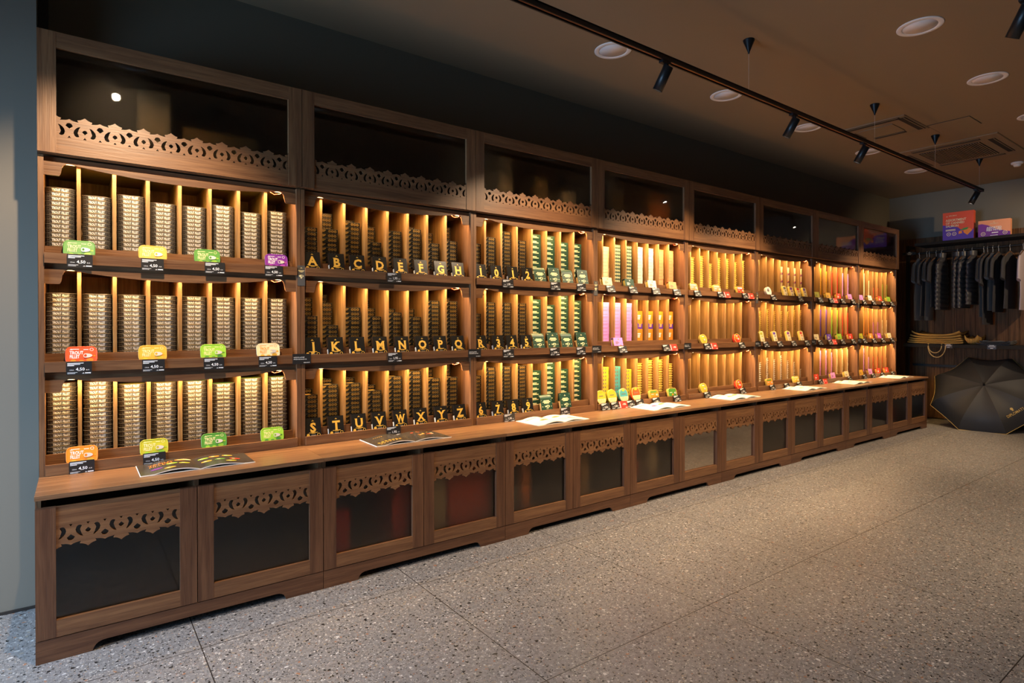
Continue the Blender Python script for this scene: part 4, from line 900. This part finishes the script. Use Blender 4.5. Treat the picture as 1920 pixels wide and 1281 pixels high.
# gift boxes on the top shelf
def shelf_card(x, y0, y1, z0, h, c1, c2, lines, lab, style):
    w = y0 - y1; t = thing('gift_box', lab, 'box', (x, (y0 + y1) / 2, z0), (0, 0, math.radians(-90 + 3)))
    M().box(-w / 2, w / 2, 0, .085, 0, h, CM[c1]).build('carton', t)
    a = M(); yf = -.0006
    if style == 1: pts = [(-w / 2, .001), (w / 2, .001), (w / 2, h * .36), (w * .38, h * .22), (w * .25, h * .20), (0, h * .44), (-w * .25, h * .52), (-w / 2, h * .56)]
    else: pts = [(-w / 2, .001), (w / 2, .001), (w / 2, h * .22), (w * .1, h * .40), (-w * .2, h * .70), (-w * .38, h * .80), (-w / 2, h * .78)]
    a.poly(pts, yf, CM[c2])
    ink = CM['cream']
    for q, s in enumerate(lines): a.flat(text2d(s, .041 if style == 1 else .036, .0008, 'LEFT' if style == 1 else 'CENTER', .86), ink if style == 1 else INK, front(-w * .40 if style == 1 else 0, yf - .0008, h * (.68 - .105 * q) if style == 1 else h * (.47 - .14 * q)))
    logo(a, front(-w * .36 if style == 1 else 0, yf - .0008, h * .86), 1.1, ink)
    a.flat(text2d('DIPLOMATS', .018, .0002, 'LEFT' if style == 1 else 'CENTER', .9), ink, front(-w * .30 if style == 1 else 0, yf - .0008, h * (.86 if style == 1 else .74)))
    for cx_ in ((-.30, -.12) if style == 1 else (-.34, .34)):
        a.flat(ring2d(.018, .024, 20), ink, front(w * cx_, yf - .0008, h * (.22 if style == 1 else .18))); a.flat(rect2d(.018, .008), ink, front(w * cx_, yf - .0008, h * (.22 if style == 1 else .18)))
    if style == 1:
        for q in range(2): a.flat(rect2d(w * .32, .008), ink, front(-w * .24, yf - .0008, h * (.38 - .035 * q)))
        a.poly([(w * .02, h * .20), (w * .14, h * .22), (w * .12, h * .32), (w * .03, h * .30)], yf - .0009, CM['orange']); a.poly([(w * .18, h * .24), (w * .30, h * .14), (w * .46, h * .30), (w * .38, h * .38), (w * .2, h * .34)], yf - .0009, CM['orange'])
        a.poly([(w * .06, h * .34), (w * .2, h * .40), (w * .34, h * .42), (w * .30, h * .34), (w * .18, h * .32)], yf - .0010, CM['green'])
    else: a.flat(rect2d(w * .24, .007), INK, front(0, yf - .0008, h * .06)); a.flat(rect2d(w * .2, .012), INK, front(w * .03, yf - .0008, h * .22))
    a.build('print', t)
shelf_card(9.335, 2.909, 2.575, 2.445, .368, 'vermilion', 'violet', ('ASSORTMENT', 'OF CANNED', 'SALMON'), 'big orange and blue gift box reading assortment of canned salmon', 1)
shelf_card(9.335, 2.524, 2.202, 2.445, .208, 'peach', 'purple', ('ASSORTED', 'FISH PATES'), 'peach and plum gift box reading assorted fish pates', 2)
CLOTH = mat('black_cloth', (.009, .009, .011), .85); CLOTHG = mat('charcoal_cloth', (.036, .035, .040), .85); CLOTHW = mat('pale_cloth', (.42, .36, .40), .8); QUILT = mat('quilted_nylon', (.055, .053, .056), .40)
CLOTH.node_tree.nodes['Principled BSDF'].inputs['Sheen Weight'].default_value = .4
def hanger(t, w=.42):
    h = M(); h.tube([(0, 0, -.06), (0, 0, -.014), (-.013, 0, -.003), (-.0175, 0, .0135), (-.012, 0, .027), (0, 0, .0325), (.012, 0, .027), (.0175, 0, .0135)], .0022, TINM, 6); h.build('hook', t)
    M().tube([(-w / 2, 0, -.125), (-w * .25, 0, -.085), (0, 0, -.055), (w * .25, 0, -.085), (w / 2, 0, -.125)], [.006, .008, .009, .008, .006], PLANK, 8).build('hanger', t)
def tee(y, length, mt, lab, sl=.24, seed=0, wd=.46):
    rnd = random.Random(seed); t = thing('hanging_shirt', lab, 'shirt', (9.45, y, 2.3045), (0, 0, rnd.uniform(-.09, .05)), 'clothes on the wall rail'); t.scale = (.80, 1, 1)
    hanger(t)
    # body as rings from the shoulder down: centre line along z, half width a (x), half thickness b (y)
    rs = []; n = 20
    prof = [(-.060, .05, .012), (-.068, .085, .022), (-.092, .15, .028), (-.125, .21, .030), (-.16, .225, .034), (-.25, .225, .036), (-.42, .225, .034), (-.60, .23, .038), (-length, .235, .042)]
    for z, a, b in prof:
        b *= .42; rs.append([(a * wd / .46 * math.cos(q), b * math.sin(q) * (1 + .22 * math.sin(5 * q + z * 9 + seed)) + .005 * math.sin(z * 7 + seed), z) for q in [2 * PI * k_ / n for k_ in range(n)]])
    M().rings(list(reversed(rs)), mt).build('body', t)
    for s in (-1, 1):
        L = sl; p = [(s * .195 * wd / .46, 0, -.135), (s * (.235), .0, -.155), (s * (.262), .002, -.21), (s * (.272), .004, -.135 - L)]
        r_ = [(.030, .012), (.045, .015), (.062, .017), (.074, .020)]
        rr_ = []
        for (cx_, cy_, cz_), (ra, rb) in zip(p, r_): rr_.append([(cx_ + ra * math.cos(q) * .9, cy_ + rb * math.sin(q), cz_ + .25 * ra * math.cos(q) * s) for q in [2 * PI * k_ / 14 for k_ in range(14)]])
        if s > 0: rr_.reverse()
        M().rings(rr_, mt).build('sleeve', t)
def vest(y, length, lab, seed):
    rnd = random.Random(seed); t = thing('quilted_vest', lab, 'vest', (9.45, y, 2.3045), (0, 0, rnd.uniform(-.04, .08)), 'quilted vests on the wall rail'); t.scale = (.92, 1, 1)
    hanger(t, .36)
    rs = []; n = 24; z = -.045; zs = []
    while z > -length: zs.append(z); z -= .0105
    for z in zs:
        u = -z
        if u < .10: a = .05 + (u - .045) * .9; b = .032
        elif u < .17: a = .10 + (u - .10) * 1.1; b = .036
        else: a = .19 if u < .34 else .21; b = .034
        bulge = .014 * abs(math.sin(u * PI / .062)) ** .6
        rs.append([((a + bulge) * math.cos(q), (b + bulge) * math.sin(q), z) for q in [2 * PI * k_ / n for k_ in range(n)]])
    M().rings(list(reversed(rs)), QUILT).build('body', t)
    M().rings([[(.075 * math.cos(q), .05 * math.sin(q), zz) for q in [2 * PI * k_ / 20 for k_ in range(20)]] for zz in (-.075, -.045, -.012)], QUILT, cap0=False).build('collar', t)
for i, (y, L, mt, lab, sl) in enumerate([(3.22, .92, CLOTH, 'black shirt at the cabinet end of the wall rail', .26), (3.13, .86, CLOTHG, 'charcoal shirt second on the wall rail', .30), (3.10, .92, CLOTH, 'black shirt third on the wall rail', .24), (3.02, .74, CLOTHG, 'charcoal short shirt beside the first quilted vest', .27)]): tee(y, L, mt, lab, sl, i)
vest(2.955, .78, 'first quilted black vest, among the shirts near the cabinet', 1); vest(2.778, .76, 'second quilted vest on the wall rail, after the gap', 2); vest(2.708, .76, 'quilted vest between two other quilted vests', 3); vest(2.618, .72, 'quilted vest next to the short sleeved shirts', 4)
for i, (y, L, mt, lab, sl) in enumerate([(2.495, .88, CLOTH, 'black shirt hanging right after the quilted vests', .28), (2.456, .98, CLOTHG, 'longest charcoal shirt, with low hem', .34), (2.402, .80, CLOTH, 'black shirt between two charcoal shirts', .26), (2.343, .82, CLOTHG, 'charcoal shirt with wide sleeve', .27), (2.229, .78, CLOTHG, 'charcoal shirt beside the pale shirt', .28), (2.10, .80, CLOTHW, 'pale mauve shirt on the wall rail', .30)]): tee(y, L, mt, lab, sl, 10 + i)
# tote bags on the low shelf
JUTE = mat('mustard_jute', (.42, .24, .055), .85)
nz = nn(JUTE, 'ShaderNodeTexNoise'); nz.inputs['Scale'].default_value = 300; b_ = nn(JUTE, 'ShaderNodeBump'); b_.inputs['Strength'].default_value = .5; b_.inputs['Distance'].default_value = .002; lk(JUTE, nz.outputs[0], b_.inputs['Height']); lk(JUTE, b_.outputs[0], bsdf(JUTE).inputs['Normal'])
def tote(x0, x1, y0, y1, z, th, mt, lab, seed, curl, loop=False, group=None):
    rnd = random.Random(seed); nx, ny = 8, 14; t = thing('tote_bag', lab, 'bag', ((x0 + x1) / 2, (y0 + y1) / 2, z), group=group)
    cx_, cy_ = (x0 + x1) / 2, (y0 + y1) / 2; V = []
    def hh(u, v): return curl * (abs(2 * v - 1) ** 4) + .5 * curl * abs(2 * u - 1) ** 4 + .006 * math.sin(v * 9 + seed * .12) * (u) + .004 * math.sin(u * 7 + seed * .15)
    rag = [[rnd.uniform(-.008, .008) for _ in range(ny + 1)] for _ in range(2)]
    for lay in (0, 1):
        for i in range(nx + 1):
            for j in range(ny + 1):
                u, v = i / nx, j / ny; e = rag[0][j] if i in (0, nx) else (rag[1][i] if j in (0, ny) else 0)
                V.append((x0 - cx_ + (x1 - x0) * u + (e if i in (0, nx) else 0), y1 - cy_ + (y0 - y1) * v + (e if j in (0, ny) else 0), max(hh(u, v), 0) + (th if lay else 0)))
    N = (nx + 1) * (ny + 1); F = []
    q = lambda i, j, l: l * N + i * (ny + 1) + j
    for i in range(nx):
        for j in range(ny): F += [(q(i, j, 1), q(i + 1, j, 1), q(i + 1, j + 1, 1), q(i, j + 1, 1)), (q(i, j, 0), q(i, j + 1, 0), q(i + 1, j + 1, 0), q(i + 1, j, 0))]
    for i in range(nx): F += [(q(i, 0, 0), q(i + 1, 0, 0), q(i + 1, 0, 1), q(i, 0, 1)), (q(i, ny, 1), q(i + 1, ny, 1), q(i + 1, ny, 0), q(i, ny, 0))]
    for j in range(ny): F += [(q(0, j, 1), q(0, j + 1, 1), q(0, j + 1, 0), q(0, j, 0)), (q(nx, j, 0), q(nx, j + 1, 0), q(nx, j + 1, 1), q(nx, j, 1))]
    M().add(V, F, mt, smooth=True).build('cloth', t)
    if loop:
        for o, dp, wd in ((0, .15, .10), (.02, .09, .075)):
            pts = [(x0 - cx_ - .006 - .002 * o, -.03 + o + wd * math.cos(a) , -.030 - dp * math.sin(a)) for a in [PI * k_ / 12 for k_ in range(13)]]
            pts = [(x0 - cx_ + .03, pts[0][1], .004), (x0 - cx_ - .008, pts[0][1], .0)] + pts + [(x0 - cx_ - .008, pts[-1][1], .0), (x0 - cx_ + .03, pts[-1][1], .004)]
            M().tube(pts, .006, KRAFT, 8).build('handle', t)
zz = 1.0645
for i in range(5):
    tote(9.305 - .004 * (i % 2), 9.66, 3.31 - .012 * i, 2.675 + .01 * i, zz, .018, JUTE, ['mustard jute bag at the bottom of the folded pile', 'mustard jute bag second up in the pile', 'mustard jute bag in the middle of the pile', 'mustard jute bag second from top of the pile', 'mustard jute bag on top of the pile with curled edges'][i], i, (.010, .014, .018, .030, .050)[i], i == 0, 'mustard jute bags piled on the low shelf'); zz += .0215
tote(9.34, 9.66, 2.665, 2.53, 1.0645, .05, JUTE, 'mustard jute bag end sticking out beside the pile', 9, .05)
zz = 1.0645
for i in range(3): tote(9.32, 9.66, 2.50 + .03 * (i == 0), 2.20, zz, .010, CLOTH, ['black folded bag lowest on the low shelf', 'black folded bag in the middle of the black pile', 'black folded bag on top of the black pile'][i], 20 + i, .012, group='black folded bags on the low shelf'); zz += .016
for k, (y, lab) in enumerate(((2.83, 'black price card under the mustard bags'), (2.37, 'black price card under the black bags'))):
    m = M().box(-.001, 0, -.045, .045, -.030, .024, CARD)
    for z, w_ in ((.016, .05), (.0, .07), (-.020, .03)): m.add([(-.0015, w_ / 2, z), (-.0015, -w_ / 2, z), (-.0015, -w_ / 2, z + .005), (-.0015, w_ / 2, z + .005)], [(0, 1, 2, 3)], INK)
    tag(m.build('price_card', None, (XS0 - .0005, y, 1.042)), lab, 'price tag', 'cards on the rack shelf edge')
m = M().box(-.001, 0, -.045, .045, -.025, .025, CARD)
for z, w_ in ((.014, .03), (.0, .06), (-.014, .04)): m.add([(-.0015, w_ / 2, z), (-.0015, -w_ / 2, z), (-.0015, -w_ / 2, z + .004), (-.0015, w_ / 2, z + .004)], [(0, 1, 2, 3)], INK)
tag(m.build('price_card', None, (9.357, 3.31, 2.318)), 'black card on the end bracket of the hanging rail', 'price tag', 'cards on the rack shelf edge')
# radiator
t = thing('radiator', 'white panel radiator low on the end wall behind the umbrella', 'radiator', (XEND - .022, 1.75, 0)); RW = mat('radiator_white', (.55, .50, .42), .4)
M().box(-.07, -.001, -.55, .50, .66, .70, RW).build('top_cover', t)
for k in range(22): M().box(-.060, -.010, -.54 + k * .048, -.54 + k * .048 + .030, .14, .6595, RW).build('fin', t)
# ------------------------------------------------------------------ umbrella
UMB = mat('umbrella_cloth', (.019, .018, .019), .6); PIPE = mat('gold_piping', (.50, .32, .08), .5)
def umbrella():
    R = .605; dep = .20; n = 8
    mid = Vector((8.955, 2.375, .004)); ch = Vector((-.070, .465, 0)).normalized(); hor = Vector((ch.y, -ch.x, 0)); phi = math.radians(52)
    up = (hor * math.cos(phi) + Vector((0, 0, math.sin(phi)))).normalized(); ax = ch.cross(up).normalized()
    if ax.x > 0: ax = -ax
    cen = mid + up * R * math.cos(PI / 8)
    Mx = Matrix.Identity(4)
    for i, v in enumerate((ch, up, ax)):
        for j in range(3): Mx[j][i] = v[j]
    Mx.translation = cen
    t = thing('umbrella', 'open black umbrella with gold piping lying on the floor', 'umbrella', (0, 0, 0)); t.matrix_world = Mx
    rim = [Vector((R * math.cos(-PI / 2 - PI / 8 + k * PI / 4), R * math.sin(-PI / 2 - PI / 8 + k * PI / 4), 0)) for k in range(n)]
    apex = Vector((0, 0, dep)); K = 8
    def rib(k, s): p = rim[k % n] * s; return Vector((p.x, p.y, dep * math.sqrt(max(1 - s ** 2.1, 0)) if s < 1 else 0))
    for k in range(n):
        V = []; F = []; J = 6
        for i in range(K + 1):
            s = i / K; a, b = rib(k, s), rib(k + 1, s)
            for j in range(J + 1):
                u = j / J; p = a.lerp(b, u); sag = .085 * s * math.sin(PI * u)
                rr = Vector((p.x, p.y, 0)); p = p - Vector((0, 0, sag * .45))
                if s > .0: p -= rr.normalized() * (sag * .22 * s)
                V.append(p)
        for i in range(K):
            for j in range(J): q = i * (J + 1) + j; F.append((q, q + J + 1, q + J + 2, q + 1))
        M().add(V, F, UMB, smooth=True).build('canopy_panel', t)
        edge = [V[K * (J + 1) + j] for j in range(J + 1)]; M().tube(edge, .0030, PIPE, 6).build('gold_piping', t)
        M().tube([rib(k, i / 8) - Vector((0, 0, .006)) for i in range(1, 9)], .0022, TINM, 5).build('rib', t)
    M().tube([apex + Vector((0, 0, .055)), apex + Vector((0, 0, .004)), apex + Vector((0, 0, -.01))], [.011, .012, .016], BLACKP, 12).build('ferrule', t)
    M().tube([apex, Vector((0, 0, -.38))], .006, BLACKM, 8).build('shaft', t)
    M().tube([Vector((0, 0, -.38)), Vector((0, 0, -.50))], .013, BLACKP, 10).build('handle', t)
    # printed mark near the rim of the panel that faces the shop
    k = 1; a, b = rim[1], rim[2]
    return t, rim, rib, ch, up, ax, cen
ut, rim, ribf, uch, uup, uax, ucen = umbrella()
# printed mark near the rim of the umbrella panel nearest the shop floor
kk = max(range(8), key=lambda k: (ut.matrix_world @ ((rim[k] + rim[(k + 1) % 8]) / 2)).dot(Vector((-.25, -1, -.9))))
a_, b_ = rim[kk], rim[(kk + 1) % 8]; mid_ = (a_ + b_) / 2; ud = (a_ - b_).normalized(); vd = -mid_.normalized()
if (ut.matrix_world.to_3x3() @ ud).y > 0: ud = -ud
def canopy_pt(p):
    best = None
    for k2 in (kk,):
        a2, b2 = rim[k2], rim[(k2 + 1) % 8]; n2 = ((a2 + b2) / 2).normalized(); dist = p.dot(n2) / ((a2 + b2) / 2).length
        uu = (p - n2 * p.dot(n2)).dot((b2 - a2).normalized()) / max((b2 - a2).length * dist, 1e-4) + .5
        q1, q2 = ribf(k2, min(dist, .999)), ribf(k2 + 1, min(dist, .999)); q = q1.lerp(q2, uu); sag = .085 * dist * math.sin(PI * min(max(uu, 0), 1))
        q = q - Vector((0, 0, sag * .45)); q -= Vector((q.x, q.y, 0)).normalized() * (sag * .22 * dist)
    return q + Vector((0, 0, .004))
pm = M()
for t_, sz_, off_ in (('DIPLOMATS', .040, .10), ):
    v_, f_ = text2d(t_, sz_, .0004); pm.add([canopy_pt(mid_ + ud * x_ + vd * (off_ + y_)) for x_, y_ in v_], f_, PIPE)
pm.add([canopy_pt(mid_ + ud * x_ + vd * (.165 + y_)) for x_, y_ in ellipse(.016, .016, 12)], [tuple(range(12))], PIPE)
pm.add([canopy_pt(mid_ + ud * x_ + vd * (.148 + y_)) for x_, y_ in [(-.012, -.006), (.012, -.006), (.006, .004), (-.006, .004)]], [(0, 1, 2, 3)], PIPE)
pm.build('gold_print', ut)
